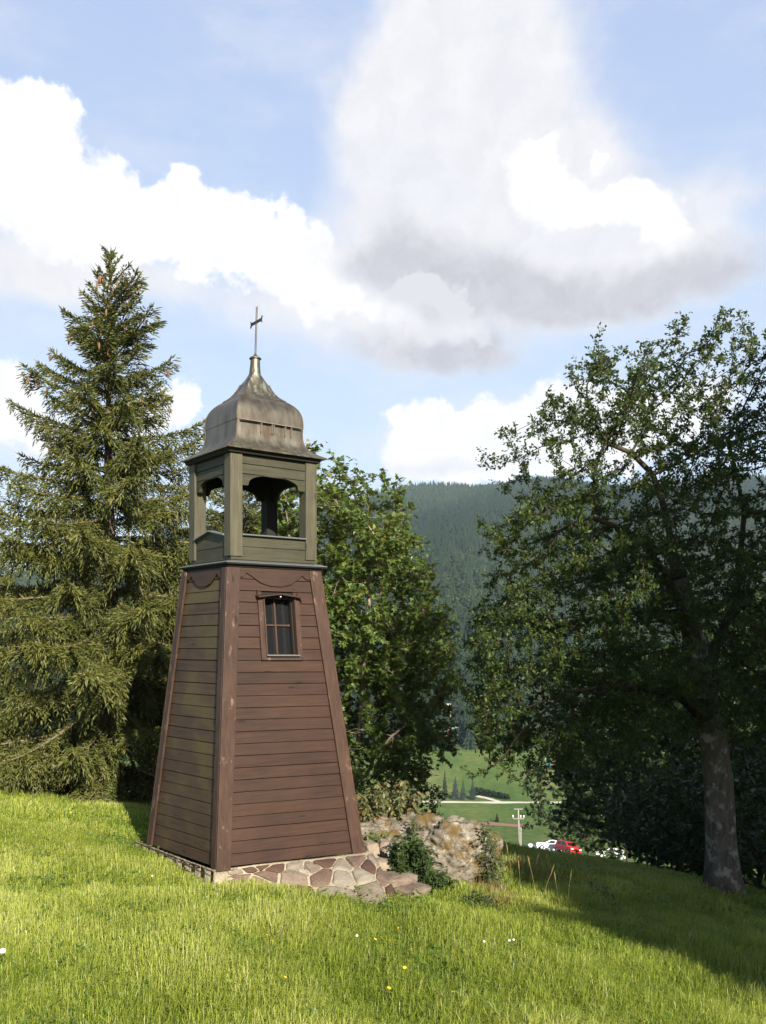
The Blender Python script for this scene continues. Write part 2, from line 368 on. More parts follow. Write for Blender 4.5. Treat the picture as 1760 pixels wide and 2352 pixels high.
# faces: 0 = -y (right in the photo), 1 = -x (left in the photo), 2 = +y, 3 = +x
def fpt(face, a, z, out, h=None):
    """a: lateral metres from the face centre, out: metres proud of the face; h: half depth (None = the tapering body)"""
    b = hw(z) if h is None else h
    if face == 0: return (a, -(b-K)-out, z)
    if face == 1: return (-(b+K)-out, -a, z)
    if face == 2: return (-a, (b-K)+out, z)
    return ((b+K)+out, a, z)
def half(face, z, h=None):
    b = hw(z) if h is None else h
    return b+K if face in (0, 2) else b-K
def quadbox(g, face, p00, p10, p11, p01, o0, o1, t=.5, h=None):
    c = []
    for o in (o0, o1):
        oo = o if isinstance(o, tuple) else (o, o)
        for (a, z), k in zip((p00, p10, p11, p01), (0, 0, 1, 1)): c.append(fpt(face, a, z, oo[k], h))
    g.hexa(c, t)
NP = 25; ph = ZB/NP
WZ0, WZ1, WC, WW = 1.945, 2.50, .015, .205       # window opening on face 0
for face in range(4):
    g = Geo()
    for i in range(NP):
        z0, z1 = i*ph+.0027+rng.normal(0, .0008), (i+1)*ph-.0027
        dip = rng.normal(0, .0012)
        spans = [(-1, 1)]
        if face == 0 and z1 > WZ0 and z0 < WZ1: spans = [(-1, WC-WW+.03), (WC+WW-.03, 1)]
        tt = float(np.clip(rng.normal(.5, .16), 0, 1))
        for s0, s1 in spans:
            l = lambda s, z: s*half(face, z)-.05*s if abs(s) == 1 else s
            quadbox(g, face, (l(s0, z0), z0), (l(s1, z0), z0), (l(s1, z1), z1), (l(s0, z1), z1), -.020, (.002+dip, -.002+dip), tt)
    g.build('wall', M['brown_moss'] if face in (1, 3) else M['brown'], tower, .0025, fn=skew)
g = Geo(); 
for face in range(4):
    zs = [(0.02, WZ0, None), (WZ0, WZ1, 'w'), (WZ1, ZB-.005, None)] if face == 0 else [(.02, ZB-.005, None)]
    for a, b, w in zs:
        sp_ = [(-1, 1)] if not w else [(-1, WC-WW+.05), (WC+WW-.05, 1)]
        for s0, s1 in sp_:
            l = lambda s, z: s*(half(face, z)-.075) if abs(s) == 1 else s
            quadbox(g, face, (l(s0, a), a), (l(s1, a), a), (l(s1, b), b), (l(s0, b), b), -.05, -.022)
g.build('backing', M['inner'], tower, fn=skew)
for face in range(4):                            # two corner boards on every corner
    for side in (-1, 1):
        g = Geo(); w = .118 if face in (0, 2) else .088
        zb, zt = -.03, ZB-.004
        o1 = .026; ext = .0255 if face in (0, 2) else -.0005
        e0, e1 = side*(half(face, zb)+ext), side*(half(face, zt)+ext)
        i0, i1 = side*(half(face, zb)-w), side*(half(face, zt)-w)
        if side > 0: quadbox(g, face, (i0, zb), (e0, zb), (e1, zt), (i1, zt), .0035, o1, float(rng.uniform(.3, .7)))
        else: quadbox(g, face, (e0, zb), (i0, zb), (i1, zt), (e1, zt), .0035, o1, float(rng.uniform(.3, .7)))
        g.build('corner_board', M['brown_post'], tower, .004, fn=skew)
for face in range(4):                            # scalloped frieze under the ledge
    H = half(face, ZB)-.085; top = ZB-.002
    pr = [(-1, .095), (-.86, .095), (-.76, .052), (-.62, .085), (-.40, .145), (-.15, .172), (.15, .175), (.40, .150), (.62, .092), (.72, .058), (.84, .092), (1, .098)]
    up = [(H*s, ZB-d) for s, d in pr]
    ring = [fpt(face, a, z, .004) for a, z in up]+[fpt(face, H, top, .004), fpt(face, -H, top, .004)]
    n = np.array(fpt(face, 0, ZB, 1.0, .5))-np.array(fpt(face, 0, ZB, 0, .5))
    Geo().prism(ring, n*.011, .5).build('frieze', M['brown'], tower, .002, fn=skew)
# window on face 0
win = link('window', None, parent=tower)
def wq(g, pts, o0, o1, t=.5): quadbox(g, 0, *pts, o0, o1, t)
g = Geo(); fw = .052
L, R_, B, T = WC-WW-.025, WC+WW+.025, WZ0-.045, WZ1+.01
wq(g, [(L, B), (L+fw, B+fw), (L+fw, T), (L, T)], .0035, .024, .6)
wq(g, [(R_-fw, B+fw), (R_, B), (R_, T), (R_-fw, T)], .0035, .024, .55)
wq(g, [(L+.001, B), (R_-.001, B), (R_-fw, B+fw-.001), (L+fw, B+fw-.001)], .0035, .024, .45)
wf = g.build('frame', M['brown_post'], win, .003, fn=skew)
g = Geo(); il, ir, ib, it = L+fw, R_-fw, B+fw, T
wq(g, [(il-.002, ib), (il+.012, ib), (il+.012, it), (il-.002, it)], -.115, .034, .6)
wq(g, [(ir-.012, ib), (ir+.002, ib), (ir+.002, it), (ir-.012, it)], -.115, .034, .6)
wq(g, [(il+.0125, it-.014), (ir-.0125, it-.014), (ir-.0125, it), (il+.0125, it)], -.115, .0, .4)
wq(g, [(il+.0125, ib-.004), (ir-.0125, ib-.004), (ir-.0125, ib+.006), (il+.0125, ib+.006)], -.115, .0, .4)
g.build('reveal', M['brown_post'], win, fn=skew)
g = Geo(); wq(g, [(il-.004, ib-.012), (ir+.004, ib-.012), (ir+.004, ib+.002), (il-.004, ib+.002)], .0245, .055, .5)
g.build('sill', M['zinc'], win, .002, fn=skew)
g = Geo(); wq(g, [(il+.0125, ib+.0065), (ir-.0125, ib+.0065), (ir-.0125, it-.0145), (il+.0125, it-.0145)], -.100, -.094)
g.build('pane', M['glass'], win, fn=skew)
g = Geo(); cz = (ib+it)/2+.01; mw = .0085; c0 = (il+ir)/2
wq(g, [(c0-mw, ib+.008), (c0+mw, ib+.008), (c0+mw, it-.02), (c0-mw, it-.02)], -.0935, -.072, .7)
wq(g, [(il+.014, cz-mw), (c0-mw-.0005, cz-mw), (c0-mw-.0005, cz+mw), (il+.014, cz+mw)], -.0935, -.074, .7)
wq(g, [(c0+mw+.0005, cz-mw), (ir-.014, cz-mw), (ir-.014, cz+mw), (c0+mw+.0005, cz+mw)], -.0935, -.074, .7)
g.build('muntin', M['brown_post'], win, fn=skew)
g = Geo(); hz = T+.004
for s0, s1, za, zb_ in ((L-.02, WC, 0, .034), (WC, R_+.02, .034, 0)):
    c = []
    for o in (.0, .072):
        dr = -.0 if o == 0 else -.012
        c += [fpt(0, s0, hz+za+dr, o+.004), fpt(0, s1, hz+zb_+dr, o+.004), fpt(0, s1, hz+zb_+.012+dr, o+.004), fpt(0, s0, hz+za+.012+dr, o+.004)]
    g.hexa(c, .4)
for s in (L-.004, R_+.004):
    d = .034 if s < WC else -.034
    g.prism([fpt(0, s, hz+.012, .005), fpt(0, s+d, hz+.014, .005), fpt(0, s, hz+.062, .005)], np.array([0, -.018, 0]), .5)
g.build('hood', M['brown'], win, fn=skew)
g = Geo().lathe([(.004, -.002), (.007, .0), (.007, .008), (.003, .010)], 8, c=(WC, -(hw(2.52)-K)-.055, 2.512)).build('glint_knob', M['ceramic'], win, fn=skew)  # small pale knob added for the white glint under the hood
# an inside brace seen behind the glass is left dark.  ledge between the body and the belfry
def ringbox(g, h0, z0, h1, z1, t=.5):
    g.hexa([(-h0-K, -h0+K, z0), (h0+K, -h0+K, z0), (h0+K, h0-K, z0), (-h0-K, h0-K, z0), (-h1-K, -h1+K, z1), (h1+K, -h1+K, z1), (h1+K, h1-K, z1), (-h1-K, h1-K, z1)], t)
g = Geo(); ringbox(g, .500, ZB+.001, .503, ZB+.0235); ringbox(g, .535, ZB+.024, .535, ZB+.0365); led = g.build('ledge', M['inner'], tower, .002)  # near-black boards: the shadow under the flashing is put into their colour
g = Geo(); ringbox(g, .541, ZB+.037, .541, ZB+.046); ringbox(g, .540, ZB+.0465, .452, ZB+.068); g.build('ledge_flashing', M['zinc'], led, .002)
# belfry
Z0, Z1 = 2.882, 3.905
g = Geo(); ringbox(g, .450, ZB+.0725, .450, Z0+.012)
g.build('belfry_sill', M['green_board'], tower, .003)
HB = .4635; PW = .128
for sx in (-1, 1):
    for sy in (-1, 1):
        g = Geo(); x1, y1 = sx*(HB+K), sy*(HB-K)
        wx_, wy_ = (PW, PW)
        xs = sorted((x1, x1-sx*wx_)); ys_ = sorted((y1, y1-sy*wy_))
        g.box((xs[0], ys_[0], Z0+.0125 if sx*sy < 5 else Z0), (xs[1], ys_[1], Z1-.0385), float(rng.uniform(.35, .7)))
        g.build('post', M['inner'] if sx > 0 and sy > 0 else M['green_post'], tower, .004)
def beltface(face):
    H = half(face, 0, HB)-PW+.002
    inn = -.020
    n = np.array(fpt(face, 0, 0, 1., .5))-np.array(fpt(face, 0, 0, 0., .5))
    P = lambda a, z: fpt(face, a, z, inn, HB)
    g = Geo(); bt = [Z1-.0385, Z1-.128, Z1-.222]
    for k in range(2):
        ring = [P(-H, bt[k+1]+.003), P(H, bt[k+1]+.003), P(H, bt[k]-.003), P(-H, bt[k]-.003)]
        g.prism(ring, -n*.028, float(rng.uniform(.3, .7)))
    spring = Z1-.332; ring = [P(-H, spring), P(-H*.80, spring)]
    for q in np.linspace(0, 1, 19):
        a = math.pi*(1-q); ring.append(P(.78*H*math.cos(a), spring+.012+(.100)*math.sin(a)**.8))
    ring += [P(H*.80, spring), P(H, spring), P(H, bt[2]-.003), P(-H, bt[2]-.003)]
    g.prism(ring, -n*.0285, float(rng.uniform(.3, .6)))
    pan = g.build('arched_panel', M['green_board'], tower, .002)
    P2 = lambda a, z: fpt(face, a, z, inn-.030, HB)
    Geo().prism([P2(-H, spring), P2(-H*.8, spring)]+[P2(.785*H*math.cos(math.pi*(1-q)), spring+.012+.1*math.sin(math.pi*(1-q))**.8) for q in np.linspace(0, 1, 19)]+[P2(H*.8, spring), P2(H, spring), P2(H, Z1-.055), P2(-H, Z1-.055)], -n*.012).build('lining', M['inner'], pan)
    gable = face in (1, 3); pz = Z0+.212
    g = Geo()
    g.prism([P(-H, Z0+.0125), P(H, Z0+.0125), P(H, Z0+.105), P(-H, Z0+.105)], -n*.028, .4)
    up = [P(H, pz), P(0, pz+.062), P(-H, pz)] if gable else [P(H, pz), P(-H, pz)]
    g.prism([P(-H, Z0+.111), P(H, Z0+.111)]+up, -n*.028, .55)
    par = g.build('parapet', M['green_board'], tower, .002)
    g = Geo(); o = .014
    def cop(a0, z0_, a1, z1_):
        c = []
        for oo in (inn-.034, .014):
            c += [fpt(face, a0, z0_, oo, HB), fpt(face, a1, z1_, oo, HB), fpt(face, a1, z1_+o, oo, HB), fpt(face, a0, z0_+o, oo, HB)]
        g.hexa(c)
    e = H-.001
    if gable: cop(-e, pz+.001, 0, pz+.063); cop(0, pz+.063, e, pz+.001)
    else: cop(-e, pz+.001, e, pz+.001)
    g.build('coping', M['zinc'], par, .002)
for f_ in range(4): beltface(f_)
g = Geo(); ringbox(g, .487, Z1-.038, .500, Z1-.002); g.build('eave_shade_box', M['inner'], tower, .003)  # dark box added to stand in for the shade under the eaves
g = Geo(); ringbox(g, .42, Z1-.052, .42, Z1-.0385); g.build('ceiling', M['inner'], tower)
# onion roof: square plan, profile read off the right-hand ridge
prof = [(.530, 3.903), (.531, 3.912), (.50, 3.926), (.467, 3.944), (.43, 3.970), (.395, 4.000), (.372, 4.032), (.358, 4.070), (.351, 4.11), (.348, 4.16), (.3495, 4.215), (.3525, 4.218), (.352, 4.25), (.350, 4.29),
        (.343, 4.335), (.330, 4.375), (.311, 4.410), (.285, 4.442), (.252, 4.470), (.222, 4.492), (.224, 4.497), (.198, 4.515), (.170, 4.540), (.143, 4.575), (.118, 4.62), (.098, 4.67), (.078, 4.72), (.058, 4.765), (.052, 4.785), (.0535, 4.789), (.047, 4.86), (.043, 4.93)]
V = []; Fq = []
NS = 10
for i, (h, z) in enumerate(prof):
    rr = np.interp(z, [4.66, 4.785], [0, 1])      # neck turns round
    per = []
    for f_ in range(4):
        for q in range(NS):
            s = -1+2*q/NS
            p = [(s, -1), (1, s), (-s, 1), (-1, -s)][f_]
            r = math.hypot(*p); k = (1-rr)+rr*(1.08/r)
            bel = 1+.018*(1-s*s)*(1-rr)*(1 if 4.1 < z < 4.5 else .2)
            per.append((p[0]*k*(h*bel+K*(1-rr)), p[1]*k*(h*bel-K*(1-rr)), z))
    V += per
n = 4*NS
for i in range(len(prof)-1):
    for j in range(n): Fq.append([i*n+j, i*n+(j+1) % n, (i+1)*n+(j+1) % n, (i+1)*n+j])
g = Geo(); g.add(V, [np.array(Fq), np.arange(n)[::-1], np.arange(n)+(len(prof)-1)*n])
roof = g.build('onion_roof', M['copper'], tower, sm=True, fn=lean)
md = roof.modifiers.new('split', 'EDGE_SPLIT'); md.split_angle = math.radians(35)
M['ridge'] = simple('dull_copper_ridge', (.075, .055, .042), .6, .3)
for sx, sy in ((-1, -1), (1, -1), (1, 1), (-1, 1)):
    pts = [(sx*(h+K+.002), sy*(h-K+.002), z) for h, z in prof if z < 4.69]
    Geo().tube(pts, .0055, 6).build('ridge_roll', M['ridge'], roof, sm=True, fn=lean)
g = Geo()
g.box((-.345, -.3725, 4.2105), (.345, -.34, 4.2145))
for a in (-.12, .0, .02, .15, .22): g.box((a, -.3745, 4.12), (a+.0025, -.340, 4.208))
M['drip'] = simple('pale_drips', (.20, .17, .14), .6)
g.build('seam', M['drip'], roof, fn=lean)
g = Geo().lathe([(.03, 4.925), (.058, 4.928), (.062, 4.937), (.050, 4.948), (.022, 4.963), (.010, 4.985)], 18).build('finial_cap', M['copper'], roof, sm=True, fn=lean)
cr = Geo().tube([(0, 0, 4.97), (0, 0, 5.2), (0, 0, 5.455)], .0095, 8)
cr.add([(0, -.012, 5.44), (0, .012, 5.44), (0, .022, 5.472), (0, .004, 5.452), (0, -.004, 5.452), (0, -.022, 5.472), (.006, 0, 5.45)], [[[0, 1, 6], [1, 2, 6], [2, 3, 6], [3, 4, 6], [4, 5, 6], [5, 0, 6]]])
cr.box((-.006, -.098, 5.292), (.006, .098, 5.318))
for s in (-1, 1): cr.prism([(-.006, s*.098, 5.292), (-.006, s*.098, 5.318), (-.006, s*.116, 5.340), (-.006, s*.106, 5.305), (-.006, s*.116, 5.270)][::s], np.array([.012, 0, 0]))
cr.build('cross', M['iron'], tower, fn=lean)
# ------------------------------------------------------------------ stone apron round the foot of the tower
def tw(a, b, z=0.):                              # tower-local to world
    c, s = math.cos(TH), math.sin(TH); return np.array([TX+a*c-b*s, TY+a*s+b*c, z])
def unit(v): return v/(np.linalg.norm(v, axis=-1, keepdims=True)+1e-9)
def build_apron():
    rng = np.random.default_rng(11)
    h = .775
    inner = [tw(-h-K-.02, h-K+.25), tw(-h-K-.02, h-K-.3), tw(-h-K-.02, -h*.3), tw(-h-K-.02, -h+K-.02), tw(-h*.4, -h+K-.02), tw(h*.3, -h+K-.02), tw(h+K+.05, -h+K-.02), tw(h+K+.12, -h+K+.05)]
    zin = [.0, .02, .05, .075, .055, .02, -.01, -.02]
    outer = [hit(u, v) for u, v in [(306, 1944), (352, 1966), (418, 2004), (486, 2040), (600, 2052), (742, 2066), (868, 2088), (930, 2078)]]
    I = np.array(inner); I[:, 2] = zin; O = np.array(outer); O[:, 2] -= .05
    seg = np.linalg.norm(np.diff((I*.4+O*.6)[:, :2], axis=0), axis=1); S = np.concatenate([[0], np.cumsum(seg)])
    Lh = S[-1]; D = .75
    def surf(s, w, up=0.):
        s = np.asarray(s, float); w = np.asarray(w, float)/D
        i = np.stack([np.interp(s, S, I[:, k]) for k in range(3)], -1); o = np.stack([np.interp(s, S, O[:, k]) for k in range(3)], -1)
        p = i*(1-w)[..., None]+o*w[..., None]
        j = np.clip(s+.02, 0, Lh); i2 = np.stack([np.interp(j, S, I[:, k]) for k in range(3)], -1); o2 = np.stack([np.interp(j, S, O[:, k]) for k in range(3)], -1)
        ds = (i2*(1-w)[..., None]+o2*w[..., None])-p+np.array([1e-6, 0, 0]); nn = unit(np.cross(ds, o-i)); nn = nn*np.sign(nn[..., 2:]+1e-9)
        p[..., 2] += .035*np.sin(np.clip(w, 0, 1)*math.pi)
        return p+nn*np.asarray(up)[..., None]
    rt = root('stone_apron', tuple(TOWER_FOOT), 'sloping apron of red brown flagstones set in pale mortar round the tower foot', 'stone paving')
    base = np.array(TOWER_FOOT)
    ss, ww = np.meshgrid(np.linspace(0, Lh, 120), np.linspace(0, D, 24), indexing='ij')
    P = surf(ss, ww, .004*np.sin(ss*31)*np.sin(ww*27)).reshape(-1, 3)
    i = np.arange(120*24).reshape(120, 24); f = np.stack([i[:-1, :-1], i[1:, :-1], i[1:, 1:], i[:-1, 1:]], -1).reshape(-1, 4)
    top = P.copy(); bot = P.copy(); bot[:, 2] -= .25
    edge = np.concatenate([i[0], i[1:, -1], i[-1, ::-1][1:], i[::-1, 0][1:]])
    sk = np.array([[a, b, b+len(P), a+len(P)] for a, b in zip(edge[:-1], edge[1:])])
    g = Geo(); g.add(np.concatenate([top, bot])-base, [f, sk]); g.build('mortar', M['mortar'], rt, sm=True)
    # irregular stones: cells of a jittered point set, shrunk and rounded, raised a little over the mortar
    pts = []; 
    for row, (w, st) in enumerate([(.17, .13), (.38, .19), (.62, .27)]):
        s = rng.uniform(0, .1)
        while s < Lh:
            k = 1 if s < 1.1 else 1.0
            pts.append((s+rng.normal(0, .03), w+rng.normal(0, .055))); s += st*rng.uniform(.55, 1.6)*(.62 if s < 1.0 else 1.)
    pts = np.array(pts)
    def clip(poly, m, n):
        out = []
        for a, b in zip(poly, poly[1:]+poly[:1]):
            da, db = (a-m)@n, (b-m)@n
            if da <= 0: out.append(a)
            if da*db < 0: out.append(a+(b-a)*da/(da-db))
        return out
    g = Geo()
    for q, c in enumerate(pts):
        poly = [np.array(p) for p in ((-.02, .075), (Lh+.02, .075), (Lh+.02, D+.05), (-.02, D+.05))]
        for d in pts[np.argsort(((pts-c)**2).sum(1))[1:14]]:
            n = (d-c)/np.linalg.norm(d-c); poly = clip(poly, (c+d)/2-n*rng.uniform(.004, .012), n)
            if len(poly) < 3: break
        if len(poly) < 3: continue
        for _ in range(2):                       # round the corners
            poly = [p for a, b in zip(poly, poly[1:]+poly[:1]) for p in (a*.88+b*.12, a*.12+b*.88)]
        R = np.array(poly); R += rng.normal(0, .0025, R.shape); m = R.mean(0); hgt = rng.uniform(.012, .026); t = float(np.clip(rng.normal(.45, .3), 0, 1))
        if c[1] > .5: t = t*.8+.05
        lo = surf(R[:, 0], R[:, 1], -.01); hi = surf(*(m+(R-m)*.96).T, hgt*.75); hh = surf(*(m+(R-m)*.84).T, hgt+rng.normal(0, .0025, len(R)))
        ce = surf(*m, hgt+.003)[None]
        k = len(R); a = np.arange(k); b = (a+1) % k
        g.add(np.concatenate([lo, hi, hh, ce])-base, [np.stack([a, b, b+k, a+k], 1), np.stack([a+k, b+k, b+2*k, a+2*k], 1), np.stack([a+2*k, b+2*k, np.full(k, 3*k)], 1)], t)
    g.build('flagstones', M['paver'], rt, sm=True)
TOWER_FOOT = (TX, TY, 0.0)
build_apron()
# ------------------------------------------------------------------ rocks
def rockmesh(name, rad, seed, sub=5, amp=.22, box=0., strata=0.):
    bm = bmesh.new(); bmesh.ops.create_icosphere(bm, subdivisions=sub, radius=1)
    o = Vector((seed*13.1, seed*7.7, seed*3.3)); rr = random.Random(seed)
    planes = [] if box else [(Vector((rr.gauss(0, 1), rr.gauss(0, 1), rr.gauss(0, .8))).normalized(), rr.uniform(.62, .95)) for _ in range(22)]
    for v in bm.verts:
        d = v.co.normalized(); p = d.copy()
        if box: p = Vector([math.copysign(abs(c)**(1-box), c) for c in d]); p = p/max(1e-6, (abs(p.x)**4+abs(p.y)**4+abs(p.z)**4)**.25)*.9
        fac = min([1.02]+[q[1]/max(.25, p.dot(q[0])) for q in planes])
        p = p*fac
        n = noise.fractal(d*1.3+o, 1.0, 2.0, 5, noise_basis='PERLIN_ORIGINAL')
        c = noise.cell_vector(d*2.2+o+Vector((n, n, n))*.3).x-.5
        r = 1+amp*n+amp*.35*c
        q = Vector((p.x*r*rad[0], p.y*r*rad[1], p.z*r*rad[2]))
        if strata: q += Vector((p.x, p.y, 0))*strata*(abs(((q.z*9+n*1.5) % 1.)-.5)-.25)
        fine = noise.fractal(q*9+o, .9, 2.0, 5, noise_basis='PERLIN_ORIGINAL')
        e = noise.voronoi(q*5.5+o)[0]; v.co = q+d*((.028*fine-.03*max(0, .22-(e[1]-e[0]))/.22*(1 if not box else .2))*min(1, rad[0]*2.5))
    me = bpy.data.meshes.new(name); bm.to_mesh(me); bm.free()
    me.attributes.new('tint', 'FLOAT', 'POINT').data.foreach_set('value', np.full(len(me.vertices), .5, np.float32))
    me.polygons.foreach_set('use_smooth', np.ones(len(me.polygons), bool))
    return me
def rock(name, u, v, y, rad, seed, mat, label, rz=0, **kw):
    p = at(u, v, y); o = link(name, rockmesh(name, rad, seed, **kw), M[mat], loc=p, rotz=rz)
    return thing(o, label, 'rock')
rock('boulder', 1030, 1968, 9.75, (.56, .52, .54), 3, 'rock', 'large lichen covered grey boulder with orange brown moss beside the tower', .3, amp=.20, strata=.05, sub=6)
rock('boulder', 960, 1930, 10.1, (.46, .45, .40), 8, 'rock', 'lichen covered rock hump behind the dark nettles between ledge and boulder', .8, amp=.28, strata=.05)
rock('rock_ledge', 862, 1912, 10.0, (.52, .36, .22), 5, 'rock', 'flat layered grey rock ledge under the bronze leaved shrub', .1, amp=.2, strata=.10)
rock('stone_block', 850, 1958, 9.25, (.085, .12, .125), 12, 'block', 'upright pale stone block close behind the tower corner', .5, sub=4, amp=.12, box=.55)
rock('stone_block', 883, 1952, 9.35, (.075, .10, .115), 15, 'block', 'small pale stone block standing right of the upright one', .2, sub=4, amp=.12, box=.5)
rock('stone_block', 868, 1992, 9.02, (.165, .12, .085), 21, 'block', 'long pale stone block lying as a step at the apron end', .15, sub=4, amp=.12, box=.6)
rock('stone_slab', 905, 2018, 8.75, (.22, .20, .055), 25, 'paver', 'dark red flat slab beside the stone step', .5, sub=4, amp=.12, box=.5)
rock('stone_slab', 945, 2044, 8.6, (.17, .17, .05), 28, 'paver', 'dark red flat slab nearest the nettle clump', .9, sub=4, amp=.12, box=.5)
# ------------------------------------------------------------------ foliage tools
def rvec(rng, n):
    v = rng.normal(size=(n, 3)); return v/np.linalg.norm(v, axis=1)[:, None]
def unit(v): return v/(np.linalg.norm(v, axis=-1, keepdims=True)+1e-9)
LEAF_T = {   # (along, across, up), faces
 'oval': (np.array([(0, 0, 0), (.35, .24, .03), (.75, .17, -.02), (1, 0, -.08), (.75, -.17, -.02), (.35, -.24, .03), (.5, 0, -.035)]), [np.array([[0, 6, 1], [1, 6, 2], [2, 6, 3], [3, 6, 4], [4, 6, 5], [5, 6, 0]])]),
 'slim': (np.array([(0, 0, 0), (.45, .16, .02), (1, 0, -.05), (.45, -.16, .02)]), [np.array([[0, 2, 1], [0, 3, 2]])]),
 'palm': (np.array([(.05, 0, 0), (-.05, .38, -.03), (.30, .25, .0), (.48, .55, -.06), (.58, .20, .01), (1, 0, -.1), (.58, -.20, .01), (.48, -.55, -.06), (.30, -.25, .0), (-.05, -.38, -.03), (.35, 0, -.05)]),
          [np.array([[10, i+1, i] for i in range(9)]+[[10, 0, 9]])]),
 'quad': (np.array([(0, -.3, 0), (1, -.38, -.05), (1.05, .36, .04), (.02, .3, 0)]), [np.array([[0, 1, 2, 3]])]),
}
def leaves(kind_, P, D, N, size):
    """P base points, D pointing directions, N blade normals (made square to D), size per leaf"""
    T, Fs = LEAF_T[kind_]; D = unit(D); N = unit(N-(N*D).sum(1, keepdims=True)*D); B = np.cross(N, D)
    V = P[:, None]+size[:, None, None]*(T[None, :, :1]*D[:, None]+T[None, :, 1:2]*B[:, None]+T[None, :, 2:]*N[:, None])
    off = np.arange(len(P))*len(T)
    return V.reshape(-1, 3), [(f[None]+off[:, None, None]).reshape(-1, f.shape[1]) for f in Fs], len(T)
def colonize(A, start, step, infl, kill, maxn=7000, grav=0., rng=None):
    """space colonization; start: list of (point, parent)"""
    N = [np.array(p, float) for p, _ in start]; par = [q for _, q in start]
    A = np.array(A, float); near = np.full(len(A), 1e9); nid = np.zeros(len(A), int)
    def upd(i0):
        nonlocal near, nid
        for i in range(i0, len(N)):
            d = np.linalg.norm(A-N[i], axis=1); m = d < near; near[m] = d[m]; nid[m] = i
    upd(0)
    for it in range(260):
        keep = near > kill; A = A[keep]; near = near[keep]; nid = nid[keep]
        if not len(A) or len(N) > maxn: break
        act = near < infl
        if not act.any():
            act = near <= np.sort(near)[min(20, len(near)-1)]
        ids = nid[act]; dv = unit(A[act]-np.array(N)[ids])
        acc = {}
        for i, d in zip(ids, dv): acc.setdefault(i, []).append(d)
        i0 = len(N)
        for i, ds in acc.items():
            d = np.sum(ds, axis=0)+rng.normal(0, .25, 3)+np.array([0, 0, grav])
            p = N[i]+step*d/(np.linalg.norm(d)+1e-9)
            N.append(p); par.append(i)
        upd(i0)
        if len(N) == i0: break
    return np.array(N), np.array(par)
def limbs(N, par, r0, expo, rmax=None):
    n = len(N); w = np.zeros(n); ch = [[] for _ in range(n)]
    for i in range(n-1, -1, -1):
        if w[i] == 0: w[i] = r0**expo
        if par[i] >= 0: w[par[i]] += w[i]; ch[par[i]].append(i)
    r = w**(1/expo)
    if rmax: r = r*np.where(r > rmax*.15, 1, 1); r *= rmax/r.max()*1.0 if r.max() > rmax else 1
    return r, ch
def limbmesh(g, N, par, r, ch, minr=0., kbig=10):
    """one continuous tube per branch"""
    st = [i for i in range(len(N)) if par[i] < 0]
    while st:
        i = st.pop(); pts = [N[i]]; rad = [r[i]]
        if par[i] >= 0: pts.insert(0, N[par[i]]); rad.insert(0, min(r[i]*1.15, r[par[i]]))
        while ch[i]:
            c = max(ch[i], key=lambda j: r[j]); st += [j for j in ch[i] if j != c]
            i = c; pts.append(N[i]); rad.append(r[i])
        if len(pts) > 1 and max(rad) >= minr:
            rad = np.array(rad); rad[-1] *= .5
            k = kbig if rad.max() > .08 else 5 if rad.max() > .02 else 3
            g.tube(pts, rad, k, cap=False)
def inpoly(poly, P):
    x, y = P[:, 0], P[:, 1]; c = np.zeros(len(P), bool); n = len(poly)
    for i in range(n):
        (x1, y1), (x2, y2) = poly[i], poly[i-1]
        k = ((y1 > y) != (y2 > y)) & (x < (x2-x1)*(y-y1)/(y2-y1+1e-12)+x1); c ^= k
    return c
def crown_pts(rng, n, poly, depth, thick, clump=0.):
    """points in a crown whose outline (seen from the meadow) is a polygon in photo pixels, taken to its true distance, with real depth"""
    W_ = np.array([((u-CX)*depth/F, CAMZ-(v-HV)*depth/F) for u, v in poly]); lo, hi = W_.min(0), W_.max(0); c = W_.mean(0); h = (hi-lo)/2
    out = []
    while sum(map(len, out)) < n:
        q = rng.uniform(lo, hi, (4000, 2)); q = q[inpoly(W_, q)]
        if clump: q = q[np.array([noise.noise(Vector((a*clump, b*clump, 3.))) for a, b in q]) > -.22]
        e = np.clip(1-(((q-c)/h)**2).sum(1)*.62, .05, 1)**.5
        y = depth+thick*e*rng.uniform(-1, 1, len(q))
        out.append(np.stack([q[:, 0]*y/depth if False else q[:, 0], y, q[:, 1]], 1))
    return np.concatenate(out)[:n]
